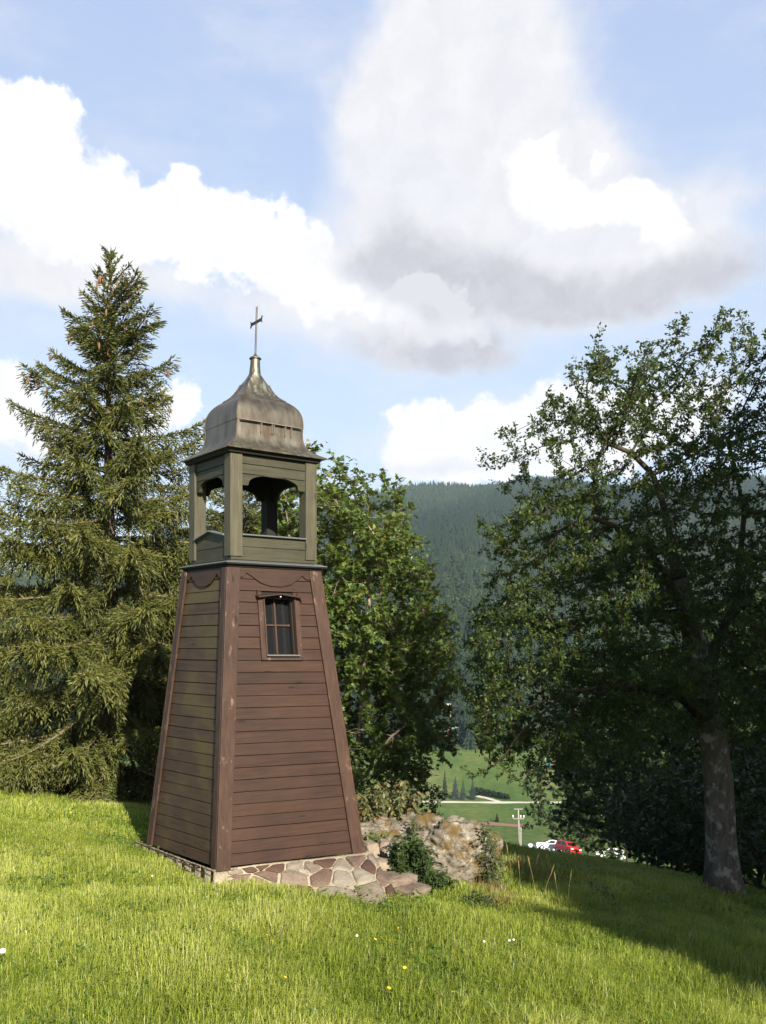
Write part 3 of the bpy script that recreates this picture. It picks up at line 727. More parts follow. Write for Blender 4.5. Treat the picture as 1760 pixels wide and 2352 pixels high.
def foliage(rng, N, par, r, rleaf, twigs, per, tl, kind_, size, up=.6, droop=.0, nodes=None, twig_r=.0035, g_twig=None, spread=.35):
    """short leafy shoots at every thin node"""
    ids = np.where((r < rleaf) & (par >= 0))[0] if nodes is None else nodes
    ids = np.repeat(ids, twigs); bd = unit(N[ids]-N[par[ids]])
    d = unit(bd*.7+rvec(rng, len(ids))*.9+np.array([0, 0, .25-droop]))
    L = tl*rng.uniform(.5, 1.3, len(ids)); base = N[ids]
    if g_twig is not None:
        tip = base+d*L[:, None]; s = unit(np.cross(d, rvec(rng, len(ids))))*twig_r; s2 = unit(np.cross(d, s))*twig_r
        V = np.stack([base+s, base-s*.5+s2*.8, base-s*.5-s2*.8, tip], 1).reshape(-1, 3); o = np.arange(len(ids))[:, None]*4
        g_twig.add(V, [np.concatenate([o+[0, 1, 3], o+[1, 2, 3], o+[2, 0, 3]])])
    k = np.repeat(np.arange(len(ids)), per); t = rng.uniform(.15, 1.05, len(k))
    P = base[k]+d[k]*(L[k]*t)[:, None]+rng.normal(0, .012, (len(k), 3))
    LD = unit(d[k]*.5+rvec(rng, len(k))*.9+np.array([0, 0, -.15-droop])); LN = unit(rvec(rng, len(k))*.75+np.array([0, 0, up]))
    tint = np.clip(np.repeat(rng.normal(.5, .13, len(ids)), per)+rng.normal(0, .12, len(k)), 0, 1)
    sz = size*rng.uniform(.6, 1.25, len(k))
    V, fs, m = leaves(kind_, P, LD, LN, sz)
    return V, fs, np.repeat(tint, m)
def leafobj(name, V, fs, t, mat, parent, off): return link(name, npmesh(name, V-off, fs, t), mat, parent)
# ------------------------------------------------------------------ spruces
M['needles'] = leafmat('spruce_needles', [(.0, (.012, .022, .007)), (.45, (.058, .067, .013)), (.8, (.118, .118, .023)), (1., (.15, .11, .04))], .12, .55, .3)
M['needles_dark'] = leafmat('dark_spruce_needles', [(.0, (.014, .022, .010)), (.5, (.045, .058, .018)), (1., (.085, .09, .03))], .12, .55, .3)
M['spruce_bark'] = barkmat('spruce_bark', (.05, .035, .025), (.16, .12, .09))
M['twig_bark'] = barkmat('pale_branch_bark', (.075, .055, .036), (.21, .165, .115))  # branches get a lighter bark tone than the trunks
M['cone'] = simple('spruce_cone', (.15, .075, .032), .75)
def spindles(rng, P, D, L, R):
    """three-sided needle-clad shoots, thick in the middle and pointed at the tip"""
    D = unit(D); A = unit(np.cross(D, rvec(rng, len(P)))); B = np.cross(D, A); V = []
    for t, k in ((0., .55), (.45, 1.)):
        for a in (0, 2.1, 4.2):
            V.append(P+D*(L*t)[:, None]+(A*math.cos(a+t)+B*math.sin(a+t))*(R*k)[:, None])
    V.append(P+D*L[:, None]); V = np.stack(V, 1).reshape(-1, 3); o = np.arange(len(P))[:, None]*7
    q = np.concatenate([o+[i, (i+1) % 3, 3+(i+1) % 3, 3+i] for i in range(3)]); t = np.concatenate([o+[3+i, 3+(i+1) % 3, 6] for i in range(3)])
    return V, [q, t]
def spruce(loc, H, R, seed, label, profile, cones=0, dens=1., mat='needles', group=None, skirt=.0, lean_=0.):
    rng = np.random.default_rng(seed); rt = root('spruce_tree', loc, label, 'tree', group)
    tr = Geo(); zz = np.linspace(-.3, H, 26); wob = np.stack([.03*np.sin(zz*1.1+seed)+lean_*zz, .03*np.cos(zz*.9), zz], 1)
    tr.tube(wob, np.interp(zz, [-.3, 0, H*.9, H], [H*.019+.05, H*.017+.02, .016, .006]), 10); tr.build('trunk', M['spruce_bark'], rt, sm=True)
    ctr = lambda z: np.array([np.interp(z, zz, wob[:, 0]), np.interp(z, zz, wob[:, 1]), z])
    bg = Geo(); SP, SD, SL, SR, ST = [], [], [], [], []; CP = []
    z = H-.12; a0 = 0.
    while z > skirt:
        f = (H-z)/H; Rz = R*np.interp(f, profile[0], profile[1])
        nb = 4 if f < .12 else int(rng.integers(5, 7)); a0 += 1.1
        for b in range(nb):
            az = a0+2*math.pi*(b+rng.uniform(-.3, .3))/nb; L = Rz*rng.uniform(.66, 1.18)
            if f > .12 and rng.random() < .12: L *= 1.12
            zb = z+rng.uniform(-.05, .05); e0 = np.interp(f, [0, .12, .35, .7, 1], [60, 46, 22, 2, -8])+rng.normal(0, 6)
            e1 = np.interp(f, [0, .12, .35, .7, 1], [58, 48, 34, 14, 4])+rng.normal(0, 5)
            n = max(4, int(L/.12)); t = np.linspace(0, 1, n)
            el = np.radians(e0+(e1-e0)*t**1.5-20*np.sin(t*math.pi)*min(1, f*2.2)); step = L/(n-1)
            h = np.concatenate([[0], np.cumsum(np.cos(el[:-1])*step)]); v = np.concatenate([[0], np.cumsum(np.sin(el[:-1])*step)])
            azv = az+.12*np.sin(t*3+b)*t
            pts = ctr(zb)+np.stack([h*np.cos(azv), h*np.sin(azv), v], 1)
            bg.tube(pts, np.linspace(.007+.0085*L, .004, n), 5 if L > 1 else 3, cap=False)
            fw = unit(np.gradient(pts, axis=0)); side = unit(np.cross(fw, [0, 0, 1.]))
            # side shoots
            m = int(L/.028*dens)
            for sgn in (-1, 1):
                tt = np.sort(rng.uniform(.10 if L > .8 else .02, 1, m)); q = np.stack([np.interp(tt, t, pts[:, k]) for k in range(3)], 1)
                fv = np.stack([np.interp(tt, t, fw[:, k]) for k in range(3)], 1); sv = np.stack([np.interp(tt, t, side[:, k]) for k in range(3)], 1)*sgn
                ll = np.minimum(.46*L, .44)*(.25+1.0*np.sin(np.clip(tt*1.02, 0, 1)*math.pi)**.7)*rng.uniform(.55, 1.15, m)*np.interp(f, [0, .1, .3, .6], [.40, .55, .78, 1])
                hang = np.interp(f, [0, .12, .4, 1], [.0, .20, .70, .75])*rng.uniform(.3, 1.6, m)
                for k in range(m):
                    l = ll[k]; ns = max(2, int(l/.042)); u = np.linspace(.12, 1, ns)
                    d0 = fv[k]*.62+sv[k]*.78; dn = np.array([0, 0, -1.])*hang[k]
                    c = q[k]+(d0[None]*u[:, None]*(1-.35*hang[k]*u[:, None])+dn[None]*(u[:, None]**1.25))*l
                    dd = unit(d0[None]*(1-.6*hang[k]*u[:, None])+dn[None]*(1.1*u[:, None]))
                    lat = unit(np.cross(dd, [0, 0, 1.])+1e-4); s = np.where(np.arange(ns) % 2, 1., -1.)[:, None]
                    sd = unit(dd*.8+lat*s*.62+rng.normal(0, .36, (ns, 3))+dn*.4*hang[k]+[0, 0, .12]); sd[-1] = dd[-1]
                    SP.append(c); SD.append(sd); SL.append(rng.uniform(.05, .095, ns)*(.75+.5*min(1, L))); SR.append(rng.uniform(.0075, .012, ns))
                    ST.append(np.clip(rng.normal(.43, .10)+.22*tt[k]-.05+rng.normal(0, .09, ns), 0, .93))
            # shoots along the branch itself and the bare leading tip
            q = np.linspace(.25, 1, max(4, int(L*34))); c = np.stack([np.interp(q, t, pts[:, k]) for k in range(3)], 1); d = np.stack([np.interp(q, t, fw[:, k]) for k in range(3)], 1)
            SP.append(c); SD.append(unit(d*.8+rng.normal(0, .45, d.shape)+[0, 0, .45])); SL.append(rng.uniform(.06, .11, len(q))); SR.append(np.full(len(q), .011)); ST.append(np.clip(rng.normal(.6, .1, len(q)), 0, .93))
            SP.append(pts[-1:]); SD.append(fw[-1:]); SL.append(np.array([.13])); SR.append(np.array([.008])); ST.append(np.array([.7]))
            if cones and .04 < f < .55:
                for _ in range(rng.poisson(.9)):
                    k = int(rng.integers(n//2, n)); CP.append(pts[k]+[rng.normal(0, .06), rng.normal(0, .06), -.06])
        z -= np.interp(f, [0, .1, .4, 1], [.17, .24, .28, .26])
    SP.append(ctr(H)[None]-[[0, 0, .1]]); SD.append(np.array([[0, 0, 1.]])); SL.append(np.array([.3])); SR.append(np.array([.012])); ST.append(np.array([.6]))
    bg.build('branches', M['twig_bark'], rt)
    V, fs = spindles(rng, np.concatenate(SP), np.concatenate(SD), np.concatenate(SL), np.concatenate(SR))
    link('crown', npmesh('crown', V, fs, np.repeat(np.concatenate(ST), 7)), M[mat], rt)
    CP = CP[:cones]
    if CP:
        cm = Geo().lathe([(.004, .0), (.016, -.02), (.019, -.06), (.013, -.11), (.003, -.13)], 7).mesh('cone', True)
        for p in CP: link('cone', cm, M['cone'], rt, loc=p)
    return rt
PROF = ([0, .05, .10, .18, .26, .34, .44, .55, .7, .85, 1], [.03, .13, .22, .31, .39, .47, .57, .70, .86, .98, 1.0])
b = on(252, 15.2); spruce(b-Vector((0, 0, .1)), at(255, 585, 15.2).z-b.z+.1, 3.1, 4, 'tall sunlit spruce with orange cones behind the bell tower, left', PROF, 60, 1.05, skirt=.22)
b = on(555, 19.5); spruce(b, at(555, 1030, 19.5).z-b.z, 3.2, 9, 'shorter spruce standing close behind the bell tower', PROF, 12, .8, skirt=.3)
b = on(-100, 20.5); spruce(b, at(-100, 965, 20.5).z-b.z, 3.0, 17, 'spruce cut off by the left edge of the photo', PROF, 0, .75, skirt=.3)
# ------------------------------------------------------------------ broadleaved trees
M['maple_leaf'] = leafmat('maple_leaves', [(.0, (.026, .055, .012)), (.5, (.072, .122, .024)), (.85, (.14, .19, .038)), (1., (.26, .20, .03))], .35, .42, .4)
M['ash_leaf'] = leafmat('small_dull_leaves', [(.0, (.013, .027, .006)), (.5, (.040, .066, .011)), (1., (.098, .120, .022))], .33, .5, .3)
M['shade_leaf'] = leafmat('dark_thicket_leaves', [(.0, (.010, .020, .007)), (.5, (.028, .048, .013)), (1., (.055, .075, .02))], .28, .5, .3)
M['bark_grey'] = barkmat('grey_lichen_bark', (.055, .042, .032), (.17, .14, .115), (.30, .29, .25), 1.)
M['bark_dark'] = barkmat('dark_bark', (.03, .024, .018), (.10, .08, .06))
M['bark_maple'] = barkmat('pale_maple_bark', (.12, .09, .065), (.32, .26, .19))
M['bark_limb'] = barkmat('shaded_limb_bark', (.028, .020, .014), (.085, .064, .046))  # darker than the trunk bark: the limbs' shade is put into the colour
def right_tree():
    rng = np.random.default_rng(21); Y = 12.0; b = on(1662, Y)
    rt = root('ash_tree', b, 'big broadleaved tree with lichen spotted grey trunk standing in shade at the right', 'tree'); off = np.array(b)
    poly = [(1150,1020),(1185,1000),(1240,935),(1275,880),(1310,865),(1345,875),(1395,830),(1440,835),(1480,845),(1545,800),(1590,845),(1640,845),(1690,805),(1730,845),(1790,845),(1900,830),(2050,950),(2180,1150),(2200,1450),(2080,1680),(1850,1690),(1720,1640),(1580,1690),(1440,1660),(1330,1720),(1240,1760),(1205,1700),(1090,1680),(1060,1560),(1075,1470),(1160,1400),(1130,1270),(1120,1235),(1190,1165),(1270,1120),(1160,1070)]
    low = [(1500,1230),(1380,1260),(1230,1290),(1120,1370),(1065,1460),(1052,1560),(1075,1660),(1120,1745),(1180,1770),(1260,1760),(1330,1730),(1450,1690),(1580,1690),(1720,1650),(1900,1690),(2100,1600),(2150,1300),(1800,1200)]
    A = np.concatenate([crown_pts(rng, 3300, poly, Y, 2.3, .8), crown_pts(rng, 2400, low, Y, 2.2)])
    tops = []
    for u, v, n in ((1545, 790, 10), (1690, 790, 12), (1310, 868, 8), (1395, 822, 8), (1150, 1020, 10), (1130, 1240, 10), (1740, 840, 8)):
        p = np.array(at(u, v, Y)); tops.append(p+rng.normal(0, .09, (n, 3))*[1, 3, 1.5])
    A = np.concatenate([A]+tops)
    # trunk, then the leading limbs, from the photograph
    path = [(1662, 2060), (1660, 2000), (1656, 1930), (1654, 1860), (1650, 1790), (1640, 1715), (1628, 1640), (1612, 1560), (1596, 1480), (1578, 1400), (1560, 1330)]
    st = []; prev = -1
    for u, v in path:
        st.append((np.array(at(u, v, Y)), prev)); prev = len(st)-1
    def limb(i, pts):
        p = i
        for u, v, dy in pts: st.append((np.array(at(u, v, Y+dy)), p)); p = len(st)-1
    limb(8, [(1570, 1400, -.2), (1530, 1320, -.5), (1480, 1250, -.7), (1420, 1210, -.9), (1360, 1190, -1.0)])
    limb(10, [(1545, 1260, .1), (1530, 1180, .2), (1500, 1090, .3), (1450, 1040, .3), (1400, 1020, .3)])
    limb(7, [(1650, 1470, .5), (1690, 1380, .9), (1700, 1280, 1.1), (1710, 1180, 1.2), (1690, 1080, 1.2)])
    limb(6, [(1560, 1600, -.4), (1480, 1580, -.8), (1400, 1575, -1.1), (1300, 1590, -1.3), (1200, 1630, -1.4), (1120, 1690, -1.4)])
    limb(len(st)-3, [(1190, 1690, -1.3), (1160, 1735, -1.2), (1120, 1768, -1.1), (1085, 1782, -1.1)]); limb(len(st)-8, [(1285, 1670, -1.5), (1262, 1725, -1.6), (1215, 1768, -1.6), (1175, 1782, -1.6)])
    limb(7, [(1700, 1520, -.4), (1780, 1440, -.9), (1850, 1380, -1.2)])
    N, par = colonize(A, st, .13, 1.3, .18, 10000, .02, rng)
    r, ch = limbs(N, par, .0042, 2.25)
    tr_r = np.interp(np.arange(11), [0, 1, 2, 5, 10], [.31, .235, .20, .185, .12]); r[:11] = tr_r
    r[11:] = np.minimum(r[11:], .07); far_ = (N[:, 0] < (1420-CX)*Y/F) & (N[:, 2] < CAMZ-.3); r[far_] = np.minimum(r[far_]*.6, .028)
    g = Geo(); tr = Geo(); tr.tube(N[:11], r[:11], 14); r2 = r.copy(); par2 = par.copy(); par2[:11] = -1
    limbmesh(g, N, par2, r2, [[c for c in q if c > 10] for q in ch])
    ids = np.where((r < .017) & (par >= 0))[0]; ids = ids[(N[ids, 2] < 2.6) | (rng.random(len(ids)) < .95)]
    V, fs, t = foliage(rng, N, par, r, .017, 3, 12, .14, 'oval', .050, .6, .08, nodes=ids, g_twig=g)
    leafobj('crown', V, fs, t, M['ash_leaf'], rt, off)
    tr.build('trunk', M['bark_grey'], rt, sm=True, fn=lambda V: V-off); g.build('limbs', M['bark_limb'], rt, sm=True, fn=lambda V: V-off)
    return rt
right_tree()
def maple():
    rng = np.random.default_rng(33); Y = 17.0; b = on(800, Y)
    rt = root('maple_tree', b, 'sunlit maple with several pale stems directly behind the tower', 'tree'); off = np.array(b)
    poly = [(690,1115),(742,1100),(775,1140),(800,1125),(830,1150),(870,1175),(900,1195),(925,1225),(945,1250),(975,1280),(995,1330),(1012,1390),(1025,1480),(1035,1590),(1032,1690),(1000,1770),(930,1800),(820,1850),(700,1850),(620,1700),(580,1400),(600,1200),(650,1110)]
    A = np.concatenate([crown_pts(rng, 1750, poly, Y, 2.0)]+[np.array(at(u, v, Y))+rng.normal(0, .14, (9, 3))*[.8, 2.5, 1.6] for u, v in ((742, 1082), (712, 1100), (792, 1108), (770, 1125), (835, 1130), (870, 1155), (905, 1172), (940, 1222), (955, 1290), (990, 1390), (1025, 1560), (1030, 1480), (1035, 1690))])
    st = [(np.array(at(800, 1985, Y)), -1), (np.array(at(805, 1900, Y)), 0)]
    for pts in ([(815, 1800, 0), (825, 1680, -.2), (835, 1560, -.3), (845, 1440, -.4), (850, 1330, -.3)], [(790, 1800, .3), (775, 1680, .4), (760, 1550, .5), (755, 1400, .5)], [(830, 1810, -.3), (860, 1740, -.7), (900, 1690, -1.0), (940, 1660, -1.2)], [(780, 1780, -.2), (730, 1650, -.4), (710, 1520, -.5), (700, 1400, -.5)]):
        p = 1
        for u, v, dy in pts: st.append((np.array(at(u, v, Y+dy)), p)); p = len(st)-1
    N, par = colonize(A, st, .17, 1.5, .25, 5000, .05, rng)
    r, ch = limbs(N, par, .0055, 2.3); r = np.minimum(r, .16)
    g = Geo(); limbmesh(g, N, par, r, ch)
    ids = np.where((r < .024) & (par >= 0))[0]; nz = np.array([noise.noise(Vector(N[q]*1.25)) for q in ids]); ids = ids[nz > -.42]
    V, fs, t = foliage(rng, N, par, r, .024, 5, 6, .25, 'palm', .10, 1.7, .12, nodes=ids, g_twig=g)
    leafobj('crown', V, fs, t, M['maple_leaf'], rt, off); g.build('trunk', M['bark_maple'], rt, sm=True, fn=lambda V: V-off)
maple()
def bushy(seed, H, R, low, kind_, size, nA, mat, bark, twigs=3, per=6, tl=.3, step=.3, flat=1., wav=1.):
    """generic broadleaved tree at the origin -> (trunk mesh, crown mesh)"""
    rng = np.random.default_rng(seed); A = rvec(rng, nA)*rng.uniform(.35, 1, (nA, 1))**.5*[R, R*flat, (H-low)/2]+[0, 0, (H+low)/2]
    A[:, :2] *= (1+wav*.22*np.sin(3*np.arctan2(A[:, 1], A[:, 0])+seed)+wav*.18*np.sin(A[:, 2]*2.2+seed))[:, None]
    A = A[np.array([noise.noise(Vector(p*(1.6/R))+Vector((seed, 0, 0))) for p in A]) > -.28]
    A[:, 2] = np.maximum(A[:, 2], .1)
    st = [(np.array([0, 0, -.3]), -1)]
    for i in range(1, 6): st.append((np.array([.04*math.sin(i), .04*math.cos(i), -.3+i*(low+.25*(H-low)+.3)/5]), i-1))
    N, par = colonize(A, st, step, R*.7, step*1.35, 4000, .03, rng)
    r, ch = limbs(N, par, .008, 2.3); r = np.minimum(r, H*.03)
    g = Geo(); limbmesh(g, N, par, r, ch); V, fs, t = foliage(rng, N, par, r, .045, twigs, per, tl, kind_, size, .8, .1)
    tm = g.mesh('trunk', True); cm = npmesh('crown', V, fs, t); tm.materials.append(M[bark]); cm.materials.append(M[mat]); return tm, cm
def plant(name, meshes, parts, loc, rz, sc, label, cat, group=None):
    rt = root(name, loc, label, cat, group, rz); rt.scale = sc if hasattr(sc, '__len__') else (sc,)*3
    for m, p in zip(meshes, parts): link(p, m, None, rt)
    return rt
TP = ('trunk', 'crown')
tA = bushy(41, 9, 3.6, .8, 'palm', .19, 900, 'shade_leaf', 'bark_dark', 3, 9, .5, .42)
tB = bushy(42, 7, 3.2, .3, 'palm', .17, 800, 'shade_leaf', 'bark_dark', 3, 9, .46, .42)
tS = bushy(44, 9, 3.6, .8, 'quad', .42, 1300, 'shade_leaf', 'bark_dark', 3, 6, .45, .36, wav=.15)
tC = bushy(43, 2.2, 1.5, .05, 'oval', .11, 700, 'shade_leaf', 'bark_dark', 3, 6, .2, .2)
for u, y, v, m, sx, lab in ((1545, 62, 1560, tA, 1.0, 'dark rounded tree rising behind the parked red car'), (1440, 84, 1640, tB, 1.15, 'dark tree behind the power pole beside the white cars'), (1352, 128, 1690, tB, 1.1, 'small dark bushy tree right of the power pole'),
                           (1500, 46, 1500, tA, 1.2, 'dark tree behind the last parked car'), (1610, 34, 1480, tB, 1.15, 'dark dense tree just left of the lichen spotted trunk, far behind'),
                           (1760, 30, 1400, tA, 1.05, 'black shaded tree right of the lichen spotted trunk'), (1700, 44, 1350, tA, 1.2, 'tall dark tree behind the lichen spotted trunk'), (1880, 24, 1400, tB, 1.1, 'dark tree at the right edge of the photo')):
    p = on(u, y); h = at(u, v, y).z-p.z; k = h/(9 if m is tA else 7)
    plant('broadleaved_tree', m, TP, p, u*.37, (k*sx, k*sx, k), lab, 'tree', 'shaded trees down the slope')
for u, y, k, lab in ((1560, 19, 1.0, 'dark low thicket left of the lichen spotted trunk'), (1640, 17.5, 1.1, 'dark low thicket right behind the lichen spotted trunk'), (1745, 15.5, 1.05, 'dark low thicket at the right edge'), (1830, 14, 1.2, 'dark bush just outside the right edge'), (1625, 24, 1.1, 'dark thicket right of the last parked car')):
    plant('thicket_shrub', tC, TP, on(u, y), u*.7, k, lab, 'shrub', 'dark thickets under the right tree')
# trees outside the picture, to the right of the viewer: they shade the right half of the meadow
for x, y, k, lab in ((12.45, -3.0, 1.35, 'small shade tree beside the meadow, nearest the viewer'), (18.0, -8.0, 2.25, 'shade tree in the front row, nearest the viewer'), (25, -8.0, 2.2, 'shade tree in the front row, second from the viewer'), (31.5, -7.0, 2.2, 'shade tree in the front row, farthest right'),
                     (22.9, -17.0, 2.6, 'very tall shade tree in the back row, nearest the viewer'), (31.5, -16.0, 2.6, 'very tall shade tree in the back row, farthest right')):
    plant('broadleaved_tree', tS, TP, (x, y, float(terrain(x, y))), x*2.1, (k*1.0, k*1.0, k), lab, 'tree', 'shade trees beside the viewer')
p = on(925, 21); plant('broadleaved_tree', tB, TP, p, .7, (.27, .27, (at(960, 1770, 21).z-p.z)/7), 'small dark green tree between the maple and the boulder', 'tree')
# ------------------------------------------------------------------ herbs and shrubs among the rocks
M['bronze_leaf'] = leafmat('bronze_green_leaves', [(.0, (.05, .06, .018)), (.5, (.11, .125, .045)), (.8, (.20, .17, .075)), (1., (.26, .12, .06))], .25, .4, .45)
M['nettle_leaf'] = leafmat('dark_nettle_leaves', [(.0, (.012, .030, .009)), (.5, (.032, .062, .016)), (1., (.085, .11, .026))], .25, .4, .45)
M['pale_leaf'] = leafmat('pale_backed_leaves', [(.0, (.03, .05, .018)), (.5, (.075, .095, .035)), (1., (.19, .19, .10))], .25, .42, .4)
M['fresh_leaf'] = leafmat('fresh_green_leaves', [(.0, (.05, .10, .02)), (.5, (.11, .18, .035)), (1., (.20, .26, .06))], .35, .42, .4)
M['stem'] = simple('plant_stem', (.045, .05, .018), .7)
def herb(name, label, cat, poly, Y, thick, nst, leaf, size, mat, per, seed, base_w=.45, low=.15, droop=.2, group=None, base=None, ground=True):
    rng = np.random.default_rng(seed); top = crown_pts(rng, nst, poly, Y, thick)
    c = top.mean(0); cb = np.array(base if base is not None else (c[0], Y, 0.)); bs = np.stack([cb[0]+(top[:, 0]-cb[0])*base_w, cb[1]+(top[:, 1]-cb[1])*base_w, top[:, 2]*0+cb[2]], 1)
    if ground: bs[:, 2] = terrain(bs[:, 0], bs[:, 1])
    bs[:, 2] = np.minimum(bs[:, 2], top[:, 2]-.03)
    loc = (cb[0], cb[1], float(bs[:, 2].mean())); rt = root(name, loc, label, cat, group)
    g = Geo(); P, D, Nn, T = [], [], [], []
    for a, b in zip(bs, top):
        t = np.linspace(0, 1, 6)[:, None]; mid = np.array([0, 0, .25*abs(b[2]-a[2])]); pts = a*(1-t)+b*t+mid*np.sin(t*math.pi)*.5
        g.tube(pts, np.linspace(.0034, .0015, 6), 3, cap=False)
        L = np.linalg.norm(b-a); m = max(4, int(per*L/.3)); tt = rng.uniform(low, 1.02, m)
        q = np.stack([np.interp(tt, t[:, 0], pts[:, k]) for k in range(3)], 1); P.append(q+rng.normal(0, .006, q.shape))
        d = rvec(rng, m); d[:, 2] = d[:, 2]*.35-droop+.1; D.append(d); Nn.append(rvec(rng, m)*.5+[0, 0, 1.]); T.append(np.clip(rng.normal(.5, .08)+rng.normal(0, .16, m)+.2*(tt-.6), 0, 1))
    P, D, Nn, T = map(np.concatenate, (P, D, Nn, T))
    V, fs, k = leaves(leaf, P, D, Nn, size*rng.uniform(.55, 1.25, len(P)))
    off = np.array(loc)
    kind(g.build('stems', M['stem'], rt, fn=lambda V: V-off), 'stuff'); leafobj('leaves', V, fs, np.repeat(T, k), M[mat], rt, off); return rt
herb('bronze_shrub', 'bronze green shrub with drooping leaves growing on the rock ledge', 'shrub', [(785,1815),(830,1808),(870,1795),(915,1785),(960,1805),(990,1845),(990,1875),(930,1900),(800,1892)], 10.2, .32, 130, 'oval', .068, 'bronze_leaf', 15, 61, .5, .25, .55)
herb('nettle_clump', 'dark green nettles growing between stone step and boulder', 'wild plant', [(893,1945),(910,1915),(950,1908),(985,1945),(1005,1985),(1050,2025),(1045,2062),(985,2056),(935,2022),(900,1985)], 8.95, .22, 230, 'oval', .064, 'nettle_leaf', 17, 62, .8, .05)
herb('willow_sapling', 'upright sapling with pale backed leaves right of the boulder', 'sapling', [(1088,1905),(1108,1878),(1132,1888),(1150,1935),(1172,1990),(1176,2035),(1120,2052),(1098,1990)], 9.5, .2, 60, 'oval', .055, 'pale_leaf', 11, 63, .4, .1)
herb('nettle_clump', 'low dark green clump in the grass below the boulder', 'wild plant', [(1075,2058),(1100,2045),(1140,2066),(1152,2092),(1130,2104),(1085,2096)], 8.35, .16, 50, 'oval', .06, 'nettle_leaf', 12, 64, .8, .05)
herb('weed_tuft', 'fresh green tuft on the stone blocks', 'wild plant', [(862,1978),(880,1966),(896,1972),(900,1988),(880,1996)], 9.1, .05, 16, 'slim', .05, 'fresh_leaf', 14, 65, .3, .1, base=(at(880, 1990, 9.1)), ground=False)
herb('weed_tuft', 'fresh green tuft on the rock ledge beside the tower corner', 'wild plant', [(835,1905),(850,1900),(890,1908),(905,1920),(870,1930),(838,1925)], 9.6, .08, 26, 'slim', .06, 'fresh_leaf', 12, 66, .5, .1, base=(at(868, 1932, 9.6)), ground=False)
herb('moss_tuft', 'orange brown dry grass tuft on the boulder top', 'wild plant', [(935,1865),(955,1872),(985,1895),(975,1910),(945,1895)], 9.75, .1, 30, 'slim', .05, 'bronze_leaf', 12, 67, .5, .1, base=(at(958, 1905, 9.75)), ground=False)
for k, (u, v, w, lab) in enumerate(((1370, 2045, 55, 'broad leaved weeds in the shaded grass, upper patch'), (1415, 2085, 40, 'broad leaved weeds in the shaded grass, lower patch'), (1235, 1978, 60, 'broad leaved weeds on the crest below the white cars'), (1090, 2010, 22, 'small weeds against the right foot of the boulder'))):
    y = hit(u, v+10).y if v > 1990 else 24.
    herb('weed_patch', lab, 'wild plant', [(u-w, v+8), (u-w*.6, v-8), (u, v-12), (u+w*.7, v-6), (u+w, v+12), (u, v+14)], y, .3, 60, 'oval', .075 if y < 15 else .14, 'nettle_leaf', 14, 70+k, .85, .05)
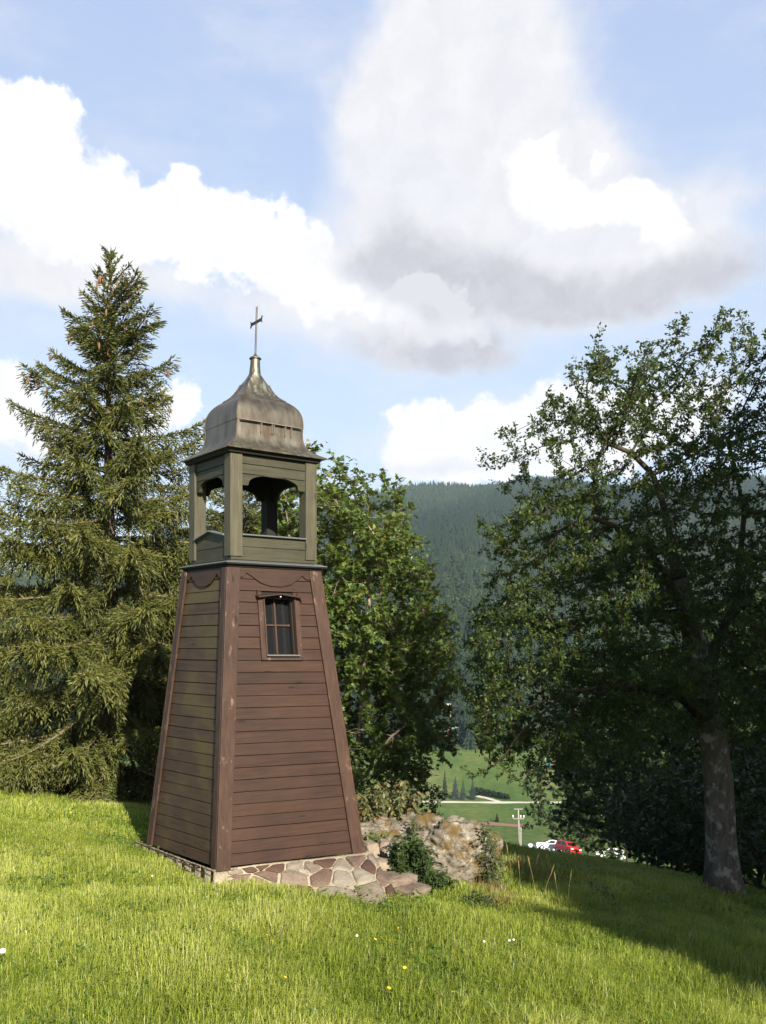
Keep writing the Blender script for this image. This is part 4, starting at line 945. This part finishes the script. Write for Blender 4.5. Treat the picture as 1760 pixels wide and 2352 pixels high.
# ------------------------------------------------------------------ grass
M['grass'] = leafmat('meadow_grass_blades', [(.0, (.085, .13, .016)), (.35, (.235, .29, .036)), (.65, (.36, .39, .068)), (.85, (.45, .44, .15)), (1., (.52, .49, .30))], .42, .5, .3, (.28, .42, .045))
apron_out = [hit(u, v) for u, v in [(300, 1930), (345, 1950), (412, 1984), (482, 2016), (600, 2030), (742, 2046), (862, 2066), (920, 2058)]]
apron_poly = [(p.x, p.y) for p in apron_out]+[tuple(tw(.85, -.6)[:2]), tuple(tw(.8, .8)[:2]), tuple(tw(-.8, .8)[:2])]
slab_poly = [(hit(u, v).x, hit(u, v).y) for u, v in ((850, 2000), (930, 2075), (985, 2058), (1075, 2040), (1110, 1980))]+[(at(1000, 1900, 10.6).x, 10.6), (at(840, 1900, 10.4).x, 10.4)]
def grass():
    rng = np.random.default_rng(77); Pp = []; Hh = []; Wd = []
    for y0, y1, dens, hm, wd in ((4.1, 7, 6800, .13, .0034), (7, 10, 4600, .11, .0044), (10, 16, 1900, .10, .008), (16, 30, 600, .08, .014), (30, 70, 80, .10, .03)):
        xa, xb = -.54*y1-.7, .52*y1+.7
        n = int((xb-xa)*(y1-y0)*dens); x = rng.uniform(xa, xb, n); y = rng.uniform(y0, y1, n)
        k = (x > -.54*y-.7) & (x < .52*y+.7)
        if y0 >= 10: k &= x > -.48*y-.5
        if y0 >= 16: k &= x > .05*y
        x, y = x[k], y[k]; Pp.append(np.stack([x, y], 1)); Hh.append(np.full(len(x), hm)); Wd.append(np.full(len(x), wd))
    P = np.concatenate(Pp); H = np.concatenate(Hh); Wd = np.concatenate(Wd)
    k = ~(inpoly(apron_poly, P) | inpoly(slab_poly, P)); P, H, Wd = P[k], H[k], Wd[k]; n = len(P)
    cl = np.sin(P[:, 0]*3.1+1.3*np.sin(P[:, 1]*2.2))*np.sin(P[:, 1]*2.7+1.1*np.sin(P[:, 0]*1.9)); cl2 = np.sin(P[:, 0]*9+2*np.sin(P[:, 1]*5))*np.sin(P[:, 1]*8+1.5*np.sin(P[:, 0]*6)); cl3 = np.sin(P[:, 0]*.9+.6)*np.sin(P[:, 1]*.8-.4)
    # shorter turf next to the apron
    d = np.min([np.hypot(P[:, 0]-p.x, P[:, 1]-p.y) for p in apron_out], axis=0)
    h = H*np.clip(1+.30*cl+.22*cl2, .4, 1.7)*rng.uniform(.5, 1.35, n)*np.interp(d, [0, .25, .8], [.45, .7, 1])
    base = np.stack([P[:, 0], P[:, 1], terrain(P[:, 0], P[:, 1])-.01], 1)
    a = rng.uniform(0, 2*math.pi, n); lean_ = np.abs(rng.normal(.35, .3, n))
    a = np.where(rng.random(n) < .55, rng.normal(.4+1.2*cl3+.8*cl, .7, n), a)
    hd = np.stack([np.cos(a), np.sin(a), np.zeros(n)], 1); sd = np.stack([-np.sin(a+.6*rng.normal(size=n)), np.cos(a), np.zeros(n)], 1)
    up = np.array([0, 0, 1.])
    p1 = base+up*(h*.5)[:, None]+hd*(h*lean_*.25)[:, None]; p2 = base+up*(h*(.92-.15*lean_))[:, None]+hd*(h*lean_*.75)[:, None]; p3 = base+up*(h*(1.0-.42*lean_))[:, None]+hd*(h*lean_*1.35)[:, None]
    w = (Wd*rng.uniform(.7, 1.4, n))[:, None]/2
    V = np.stack([base-sd*w, base+sd*w, p1-sd*w, p1+sd*w, p2-sd*w*.7, p2+sd*w*.7, p3], 1).reshape(-1, 3); o = np.arange(n)[:, None]*7
    cl4 = np.sin(P[:, 0]*2.1+2.2*np.sin(P[:, 1]*1.3+1))*np.sin(P[:, 1]*1.9+1.9*np.sin(P[:, 0]*1.2)); t = np.clip(.46+.12*cl+.13*cl3+.07*cl2+.12*cl4+rng.normal(0, .15, n), .02, .95)
    far = np.clip((P[:, 1]-12)/4, 0, 1)*(P[:, 0] > .6)*(np.sin(P[:, 0]*.7+P[:, 1]*.2) > -.3)*np.clip(1-(P[:, 0]-.1*P[:, 1])/6, 0, 1); t = np.clip(t+far*.2, 0, 1)
    t = np.where(rng.random(n) < .035, rng.uniform(.85, 1, n), t)
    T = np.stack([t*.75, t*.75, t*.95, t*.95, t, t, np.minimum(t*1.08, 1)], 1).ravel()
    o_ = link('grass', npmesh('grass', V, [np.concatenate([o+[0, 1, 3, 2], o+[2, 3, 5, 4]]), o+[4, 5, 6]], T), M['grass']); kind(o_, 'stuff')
    # small broad leaves (clover, plantain, dandelion) low in the sward
    m = 42000; y = rng.uniform(4.2, 14, m)**1.0; x = rng.uniform(-.5, .48, m)*y
    Q = np.stack([x, y], 1); c = np.sin(x*2.3+1.7*np.sin(y*1.4))*np.sin(y*2.1+1.2*np.sin(x*1.7)); k = (c+rng.normal(0, .3, m) > .22) & ~(inpoly(apron_poly, Q) | inpoly(slab_poly, Q)); Q = Q[k]; m = len(Q)
    b = np.stack([Q[:, 0], Q[:, 1], terrain(Q[:, 0], Q[:, 1])+rng.uniform(.02, .10, m)], 1)
    V, fs, kk = leaves('oval', b, rvec(rng, m)*[1, 1, .3]+[0, 0, .15], rvec(rng, m)*.5+[0, 0, 1], rng.uniform(.02, .058, m))
    o_ = link('clover', npmesh('clover', V, fs, np.repeat(np.clip(rng.normal(.35, .2, m), 0, 1), kk)), M['fresh_leaf']); kind(o_, 'stuff')
grass()
# dry tuft, tall stalks and flowers
M['straw'] = leafmat('straw', [(0, (.13, .09, .03)), (.5, (.25, .19, .075)), (1, (.40, .34, .17))], .3)
def tuft(u, v, n, h, spread, label, seed):
    rng = np.random.default_rng(seed); b = np.array(hit(u, v)); rt = thing(link('dry_grass_tuft', None, loc=tuple(b)), label, 'grass tuft')
    P = rng.normal(0, spread, (n, 3))*[1, 1, 0]; P[:, 2] = terrain(P[:, 0]+b[0], P[:, 1]+b[1])-b[2]; D = rvec(rng, n)*.4+[0, 0, 1.]
    V, fs, k = leaves('slim', P, D, rvec(rng, n)+[0, -1, 0], h*rng.uniform(.5, 1.2, n)); V = V.reshape(n, -1, 3); ax = V[:, :1]; 
    V = ax+(V-ax)*1.0; mid = (V[:, 1]+V[:, 3])/2; V[:, 1] = mid+(V[:, 1]-mid)*.12; V[:, 3] = mid+(V[:, 3]-mid)*.12
    o_ = link('blades', npmesh('blades', V.reshape(-1, 3), fs, np.repeat(np.clip(rng.normal(.45, .25, n), 0, 1), k)), M['straw'], rt); kind(o_, 'stuff')
tuft(1165, 2088, 200, .19, .15, 'straw coloured dry grass tuft at the lit edge right of the low nettles', 5)
tuft(1130, 2062, 120, .18, .10, 'reddish dry grass tuft at the foot of the sapling', 6)
tuft(1215, 2012, 200, .20, .30, 'tall brownish grass tuft on the crest behind the sapling', 7)
for k, (u, v, h) in enumerate(((1218, 2032, .30), (1231, 2070, .42), (1247, 2072, .34), (1266, 2046, .36), (1283, 2074, .30), (1304, 2084, .34), (1330, 2080, .30), (1196, 2050, .32), (1176, 2020, .36))):
    b = hit(u, v+14); st = root('grass_stalk', b, 'thin straw coloured grass stalk with a seed head standing in the shade edge', 'grass stalk', 'seeding grass stalks beside the sapling')
    r = random.Random(k); dx, dy = r.uniform(-.08, .10), r.uniform(-.05, .05)
    pts = [(dx*t*t, dy*t*t, h*t) for t in (0, .3, .6, .85, 1)]
    Geo().tube(pts, .0022, 4).build('stem', M['straw'], st); e = Vector(pts[-1])
    Geo().tube([e-Vector((0, 0, .01)), e+Vector((dx*.1, 0, .03)), e+Vector((dx*.25, 0, .065)), e+Vector((dx*.4, 0, .10))], [.002, .0065, .006, .0015], 5).build('seed_head', M['straw'], st)
M['yellow'] = simple('yellow_petals', (.80, .52, .02), .5); M['white_petal'] = simple('white_petals', (.75, .72, .68), .6)
def flowers():
    fm = Geo(); 
    for k in range(5):
        a = k*2*math.pi/5; c, s = math.cos(a), math.sin(a); q = np.array([(.002, 0, 0), (.011, .008, .004), (.017, 0, .007), (.011, -.008, .004)])
        fm.add(np.stack([q[:, 0]*c-q[:, 1]*s, q[:, 0]*s+q[:, 1]*c, q[:, 2]], 1), [[[0, 3, 2, 1]]])
    fm = fm.mesh('petals'); sm_ = Geo().tube([(0, 0, -.14), (0.004, 0, -.07), (0, 0, 0)], .0014, 3).mesh('stem')
    wm = Geo().lathe([(.006, -.004), (.016, .0), (.018, .009), (.010, .017), (.003, .019)], 9).mesh('head')
    for u, v in ((613, 2200), (639, 2192), (645, 2178), (700, 2168), (668, 2176), (625, 2214), (655, 2305), (862, 2208), (893, 2328), (915, 2180), (895, 2210), (938, 2260), (930, 2278), (1040, 2336), (1310, 2322), (1228, 2138), (400, 2030), (163, 1896)):
        p = hit(u, v); f = thing(link('buttercup', None, loc=p+Vector((0, 0, .15))), 'small yellow buttercup in the sunny meadow grass', 'flower', 'yellow buttercups'); link('petals', fm, M['yellow'], f); link('stem', sm_, M['stem'], f)
        f.rotation_euler = (.5, .2*math.sin(u), u); f.scale = (.8, .8, .8)
    for u, v, s in ((6, 2244, 1.1), (820, 2196, .55), (1112, 2208, .6), (1170, 2205, .6), (1180, 2203, .55), (350, 2050, .5)):
        p = hit(u, v); f = thing(link('white_flower', None, loc=p+Vector((0, 0, .14))), 'small white clover head in the sunny meadow grass', 'flower', 'white clover heads'); f.scale = (s, s, s); link('head', wm, M['white_petal'], f); link('stem', sm_, M['stem'], f)
    
flowers()
# ------------------------------------------------------------------ far valley: forest, meadow road, hedge, spruces
M['forest'] = leafmat('forest_needles', [(.0, (.006, .015, .008)), (.4, (.012, .026, .012)), (.7, (.024, .042, .016)), (1., (.052, .072, .026))], .08, .7, .1)
def conifer_t():
    V, Fc = [], []; rng = np.random.default_rng(2)
    for z0, z1, r, k in ((.03, .34, .20, 8), (.16, .48, .175, 8), (.30, .62, .15, 7), (.45, .75, .12, 7), (.60, .88, .09, 6), (.76, 1.0, .055, 5)):
        o = len(V); V.append((0, 0, z1))
        for j in range(k*2):
            a = j*math.pi/k+z0*5; rr = r*(1.15 if j % 2 else .5)*rng.uniform(.85, 1.15); V.append((rr*math.cos(a), rr*math.sin(a), z0+(.05 if j % 2 == 0 else 0)))
        Fc += [(o, o+1+j, o+1+(j+1) % (k*2)) for j in range(k*2)]
    return np.array(V), np.array(Fc)
def round_t():
    V, Fc = [], []; rng = np.random.default_rng(3)
    for i in range(46):
        d = rng.normal(size=3); d /= np.linalg.norm(d); c = np.array([0, 0, .58])+d*[.26, .26, .38]*rng.uniform(.7, 1); o = len(V)
        for j in range(4): V.append(c+rng.normal(0, .075, 3))
        Fc += [(o, o+1, o+2), (o, o+2, o+3)]
    return np.array(V), np.array(Fc)
def far_forest():
    rng = np.random.default_rng(90); xs, ys = [], []
    y = 404.
    while y < 2030:
        sp = 6.2+y*.0018; x = np.arange(-.47*y, .52*y, sp); xs.append(x+rng.uniform(-.45, .45, len(x))*sp); ys.append(y+rng.uniform(-.45, .45, len(x))*sp); y += sp*1.15
    x, y = np.concatenate(xs), np.concatenate(ys); z = terrain(x, y)-.5
    den = np.sin(x/41+y/60)*np.sin(y/37-x/90)
    k = ~((den > .86) | ((np.abs(x-y*.165-6) < 7) & (y > 396) & (y < 520))); x, y, z = x[k], y[k], z[k]; n = len(x)
    stand_shade = np.sin(x/120+1.1*np.sin(y/210))+np.sin(y/135+.8*np.sin(x/160)+.7)
    tint = np.clip((.34+.17*stand_shade)+rng.normal(0, .08, n)+.16*np.exp(-((y-640)/170)**2)+.10*np.exp(-((y-1480)/160)**2), 0, 1)  # cloud-shadow bands across the hill are put into the tree tint
    h = rng.uniform(9.5, 16, n)*np.where(stand_shade > .8, .72, 1.)
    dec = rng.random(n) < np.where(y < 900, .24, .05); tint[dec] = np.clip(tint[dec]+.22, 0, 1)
    g = Geo()
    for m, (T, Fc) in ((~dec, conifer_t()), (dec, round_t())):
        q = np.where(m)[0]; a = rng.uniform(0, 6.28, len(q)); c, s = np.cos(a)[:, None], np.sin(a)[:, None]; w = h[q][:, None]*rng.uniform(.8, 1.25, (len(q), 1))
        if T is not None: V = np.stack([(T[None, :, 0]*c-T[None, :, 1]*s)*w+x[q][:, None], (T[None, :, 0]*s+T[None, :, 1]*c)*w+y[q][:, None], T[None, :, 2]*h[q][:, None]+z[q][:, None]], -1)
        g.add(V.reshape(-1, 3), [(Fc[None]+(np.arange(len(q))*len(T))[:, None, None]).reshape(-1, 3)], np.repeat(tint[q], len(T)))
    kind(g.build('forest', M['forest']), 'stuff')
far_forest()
def strip(name, pts, width, mat, dz=.12):
    P = []; pts = [np.array(p[:2]) for p in pts]
    for a, b in zip(pts[:-1], pts[1:]):
        n = max(2, int(np.linalg.norm(b-a)/4)); P += [a+(b-a)*t for t in np.arange(n)/n]
    P.append(pts[-1]); P = np.array(P); T = np.gradient(P, axis=0); T /= np.linalg.norm(T, axis=1)[:, None]; Nn = np.stack([-T[:, 1], T[:, 0]], 1)
    wob = width*(1+.15*np.sin(np.arange(len(P))*1.3)); A, B = P+Nn*wob[:, None]/2, P-Nn*wob[:, None]/2
    V = np.concatenate([np.c_[A, terrain(A[:, 0], A[:, 1])+dz], np.c_[B, terrain(B[:, 0], B[:, 1])+dz]]); n = len(P); i = np.arange(n-1)
    return kind(link(name, npmesh(name, V, [np.stack([i, i+1, n+i+1, n+i], 1)]), M[mat]), 'structure')
H = lambda u, v: hit(u, v, 150)
strip('valley_road', [H(860, 1842), H(1040, 1843), H(1130, 1844), H(1240, 1844), H(1420, 1846)], 2.6, 'path')
strip('valley_path', [H(1096, 1829), H(1118, 1834), H(1150, 1843)], 2.2, 'path', .14)
strip('earth_bank', [H(1090, 1892), H(1130, 1893), H(1170, 1896), H(1215, 1899)], 6., 'bank')
M['blue_needles'] = leafmat('blue_spruce_needles', [(0, (.02, .035, .032)), (.6, (.05, .07, .065)), (1, (.09, .11, .10))], .1)
def small_conifer(name, u, vt, vb, mat, label, wid, seed, group=None, bare=.08):
    rng = np.random.default_rng(seed); p = H(u, vb); h = (vb-vt)*p.y/F; rt = root(name, p, label, 'tree', group)
    Geo().tube([(0, 0, -.4), (0, 0, h*.5), (0, 0, h*.97)], [h*.02, h*.013, .02], 5).build('trunk', M['bark_dark'], rt)
    n = 1500; t = rng.uniform(0, 1, n)**.8; R = h*wid*(t)*(1+.18*np.sin(t*34)); a = rng.uniform(0, 6.28, n); q = rng.uniform(.55, 1, n)
    z = h*(1-(1-bare)*t); P = np.stack([np.cos(a)*R*q*.6, np.sin(a)*R*q*.6, z], 1); D = np.stack([np.cos(a), np.sin(a), -.25+0*a], 1)+rng.normal(0, .2, (n, 3))
    V, fs, k = leaves('slim', P, D, rvec(rng, n)*.5+[0, 0, 1], h*wid*(.16+.4*t)*rng.uniform(.6, 1.2, n)); leafobj('crown', V, fs, np.repeat(np.clip(rng.normal(.5, .22, n), 0, 1), k), M[mat], rt, np.zeros(3))
for (u, vt, vb, w), lab in zip(((1046, 1783, 1836, .20), (1064, 1790, 1837, .18), (1086, 1792, 1837, .21)), ('leftmost and tallest of three bluish spruces by the valley road', 'slim middle one of three bluish spruces by the valley road', 'rightmost of three bluish spruces, beside the dark hedge')):
    small_conifer('blue_spruce', u, vt, vb, 'blue_needles', lab, w, u, 'blue spruces by the valley road')
small_conifer('fir_sapling', 1142, 1866, 1888, 'forest', 'tiny dark fir alone on the meadow above the earth bank', .24, 5)
small_conifer('blue_spruce', 1022, 1768, 1836, 'forest', 'dull spruce half hidden left of the three bluish ones', .13, 8)
def hedge():
    rng = np.random.default_rng(31); a, b = H(1090, 1824), H(1166, 1836); n = 2600; t = rng.uniform(0, 1, n); P = np.array(a)[None]*(1-t)[:, None]+np.array(b)[None]*t[:, None]+rng.normal(0, .6, (n, 3))*[1, 1, 0]
    hh = 2.6-1.0*t; P[:, 2] = terrain(P[:, 0], P[:, 1])+rng.uniform(0, 1, n)*hh
    V, fs, k = leaves('quad', P, rvec(rng, n), rvec(rng, n)+[0, 0, .6], rng.uniform(.3, .6, n)); off = np.array(a)
    o = link('hedge', npmesh('hedge', V-off, fs, np.repeat(np.clip(rng.normal(.4, .2, n), 0, 1), k)), M['forest'], loc=a); thing(o, 'low dark hedge running right from the three bluish spruces', 'hedge')
hedge()
# ------------------------------------------------------------------ chairlift
CY = 98.
cab = [(-260, 1505), (0, 1560), (400, 1580), (700, 1592), (1030, 1618), (1200, 1664), (1272, 1694), (1500, 1770), (1760, 1880)]
def cable(off_v, off_y, label):
    pts = [np.array(at(u, v+off_v, CY+off_y)) for u, v in cab]; P = []
    for a, b in zip(pts[:-1], pts[1:]): P += [a+(b-a)*t for t in np.arange(6)/6]
    P.append(pts[-1]); off = np.array(P[0]); o = Geo().tube(np.array(P)-off, .017, 5).build('lift_cable', M['iron'], loc=tuple(off)); thing(o, label, 'cable')
cable(0, 0, 'chairlift haul cable carrying the empty chairs')
cable(24, 4, 'lower return cable of the chairlift')
M['chair_seat'] = simple('teal_chair_seat', (.03, .12, .13), .5); M['chair_seat_blue'] = simple('blue_chair_seat', (.03, .10, .30), .5); M['red_pad'] = simple('red_number_panel', (.5, .05, .05), .5)
def liftchair(u, seat, label, rz):
    vs = np.interp(u, [c[0] for c in cab], [c[1] for c in cab]); top = at(u, vs, CY); rt = root('lift_chair', top, label, 'chair lift chair', 'chairs of the chairlift', rz)
    Geo().box((-.28, -.06, -.06), (.28, .06, .10)).build('grip', M['steel'], rt, .02)
    Geo().tube([(0, 0, 0), (.10, 0, -.25), (.24, 0, -.8), (.28, 0, -1.4), (.26, 0, -1.95)], .055, 7).build('hanger', M['steel'], rt, sm=True)
    f = Geo(); w = .95
    f.tube([(-w, .25, -1.95-1.3), (-w, .30, -2.3), (-w+.15, .28, -2.0), (0, .28, -1.95), (w-.15, .28, -2.0), (w, .30, -2.3), (w, .25, -1.95-1.3)], .04, 6)
    f.tube([(-w, .25, -3.25), (-w, -.45, -3.35), (w, -.45, -3.35), (w, .25, -3.25)], .035, 6)
    for s in (-1, 1): f.tube([(s*w*.35, .28, -1.97), (s*w*.42, .30, -2.4), (s*w*.40, .26, -2.8)], .03, 6)
    f.build('frame', M['steel'], rt, sm=True)
    Geo().box((-w+.06, -.38, -3.22), (w-.06, .2, -3.12)).build('seat', M[seat], rt, .03)
    b = Geo().box((-w+.08, .16, -3.08), (w-.08, .23, -2.62)).build('backrest', M[seat], rt, .03)
    Geo().box((-.18, .13, -3.0), (.18, .155, -2.7)).build('number_panel', M['red_pad'], b)
    Geo().tube([(-w+.02, .2, -2.5), (-w+.02, -.5, -2.55), (w-.02, -.5, -2.55), (w-.02, .2, -2.5)], .025, 5).build('safety_bar', M['steel'], rt)
liftchair(1030, 'chair_seat', 'empty lift chair hanging before the dark forest, beside the maple', .5)
liftchair(1274, 'chair_seat', 'empty teal lift chair with a red panel hanging over the meadow', .12)
liftchair(2, 'chair_seat_blue', 'blue lift chair seen through the big spruce at the left edge', .3)
# ------------------------------------------------------------------ power pole
def pole():
    Y = 120.; p = on(1193, Y); top = at(1190.5, 1857, Y); h = top.z-p.z; rt = root('power_pole', p, 'pale two armed power pole with insulators beside the white cars', 'power pole')
    tl = Vector((top.x-p.x, 0, 0))
    Geo().tube([(0, 0, -.5), tuple(tl*.5+Vector((0, 0, h*.5))), tuple(tl+Vector((0, 0, h)))], [.14, .12, .10], 8).build('post', M['pole'], rt, sm=True)
    Geo().box((.12, -.08, 0), (.30, .08, 2.6)).build('lower_stub', M['pole'], rt, .03)
    for dz, w, nm in ((-.05, .62, 'top_arm'), (-1.35, .75, 'lower_arm')):
        arm = Geo().box((tl.x-w, -.20, h+dz-.05), (tl.x+w, -.08, h+dz+.05)).build(nm, M['pole'], rt, .01)
        if w > .7:
            for s in (-.72, .30, .72): Geo().lathe([(.03, 0), (.06, .1), (.13, .14), (.07, .22), (.12, .30), (.06, .42), (.02, .44)], 8, c=(tl.x+s, -.13, h+dz+.07)).build('insulator', M['ceramic'], arm, sm=True)
pole()
# ------------------------------------------------------------------ parked cars
M['car_white'] = simple('silver_car_paint', (.62, .64, .67), .25, .2, .03); M['car_red'] = simple('red_car_paint', (.52, .02, .02), .28, 0, .05)
M['car_glass'] = simple('car_glass', (.015, .018, .02), .08, 0, .05); M['tyre'] = simple('tyre_rubber', (.02, .02, .02), .85); M['tail'] = simple('tail_lamp', (.45, .02, .015), .25); M['head'] = simple('head_lamp', (.7, .7, .68), .15)
def car(u, y, paint, label, rz, boxy):
    p = on(u, y); rt = root('parked_car', p, label, 'car', 'cars parked down the slope', rz)
    n = Vector(((terrain(p.x-.5, p.y)-terrain(p.x+.5, p.y)), (terrain(p.x, p.y-.5)-terrain(p.x, p.y+.5)), 1)).normalized()
    rt.rotation_euler = (n.to_track_quat('Z', 'Y') @ Matrix.Rotation(rz, 3, 'Z').to_quaternion()).to_euler()
    low = [(-2.02, .32), (-2.06, .62), (-1.98, .92), (-1.0 if not boxy else -1.15, .98), (1.5, 1.0), (1.96, .95), (2.0, .60), (1.96, .32)]
    roof_ = [(-1.0, .975), (-.28, 1.42), (.2, 1.50), (1.15, 1.47), (1.55, 1.30), (1.80, .97)] if not boxy else [(-1.15, .975), (-.55, 1.52), (-.1, 1.60), (1.55, 1.60), (1.78, 1.45), (1.92, .97)]
    g = Geo(); W2 = .84
    g.prism([(a, -W2, b) for a, b in low], (0, 2*W2, 0)); body = g.build('body', M[paint], rt, .07)
    g = Geo(); R = np.array([(a, -W2+.02+(b-.97)*.28, b) for a, b in roof_]); L = R*[1, -1, 1]; k = len(R)
    g.add(np.concatenate([R, L]), [np.arange(k), np.arange(k)[::-1]+k, np.array([[i+1, i, k+i, k+i+1] for i in range(k-1)])]); g.build('cabin', M[paint], rt, .05)
    for s in (-1, 1):                            # side windows, windscreen and rear glass stand 4 mm proud of the cabin
        for x0, x1, ins in ((.06, .47, 1), (.53, .90, 1)):
            a0, a1 = roof_[0][0]+.12, roof_[-1][0]-.10; b0, b1 = roof_[1][0]+.10, roof_[-2][0]-.12; zt = roof_[2][1]-.13
            pt = lambda t, z: ((a0+(a1-a0)*t)*(1-(z-1.0)/(zt-1.0))+(b0+(b1-b0)*t)*((z-1.0)/(zt-1.0)), s*(W2-.02-(z-.97)*.28+.006), z)
            Geo().add([pt(x0, 1.02), pt(x1, 1.02), pt(x1, zt), pt(x0, zt)], [[0, 1, 2, 3]]).build('side_window', M['car_glass'], rt)
    for (a, b, nm) in ((roof_[0], roof_[1], 'windscreen'), (roof_[-1], roof_[-2], 'rear_window')):
        a, b = np.array(a), np.array(b); d = np.array([(b-a)[1], -(b-a)[0]]); d = d/np.linalg.norm(d)*(-.008 if nm == 'windscreen' else .008)*np.sign((b-a)[1]); q = lambda t, s: (*(a+(b-a)*t+d)[:1], s*(W2-.14-.10*t), (a+(b-a)*t+d)[1])
        Geo().add([q(.1, -1), q(.1, 1), q(.9, 1), q(.9, -1)], [[0, 1, 2, 3]]).build(nm, M['car_glass'], rt)
    tm = []
    for x in (-1.28, 1.28):
        for s in (-1, 1):
            w = link('wheel', None, parent=rt, loc=(x, s*.79, .31)); w.rotation_euler = (math.pi/2, 0, 0)
            Geo().lathe([(.20, -.10), (.29, -.10), (.315, -.06), (.315, .06), (.29, .10), (.20, .10)], 16).build('tyre', M['tyre'], w, sm=True)
            Geo().lathe([(.05, -.105), (.19, -.098), (.20, .098), (.05, .105)], 12).build('rim', M['steel'], w)
    for s in (-1, 1):
        Geo().box((1.955, s*.62-.14, .68), (2.015, s*.62+.14, .90 if not boxy else 1.0)).build('tail_lamp', M['tail'], rt, .02)
        Geo().box((-2.075, s*.60-.16, .66), (-2.02, s*.60+.16, .80)).build('headlight', M['head'], rt, .02)
    return rt
car(1240, 132, 'car_white', 'silver hatchback parked nearest the power pole', -2.55, False)
car(1264, 122, 'car_white', 'pale car half hidden by grass in front of the silver hatchback', -2.6, False)
car(1303, 118, 'car_red', 'bright red car parked beyond the grassy crest', -.55, True)
car(1402, 118, 'car_white', 'white car parked alone under the dark trees', -2.55, False)
# ------------------------------------------------------------------ air
def haze():
    m = bpy.data.materials.new('valley_haze'); m.use_nodes = True; nt = m.node_tree; nt.nodes.clear()
    v = nd(nt, 'ShaderNodeVolumePrincipled', None, Color=(.62, .78, 1.0, 1), Density=.00009, Anisotropy=.0)
    nt.links.new(v.outputs[0], nd(nt, 'ShaderNodeOutputMaterial').inputs['Volume'])
    g = Geo().box((-2600, -80, -75), (2600, 2700, 460)); kind(g.build('haze', m), 'stuff')
haze()
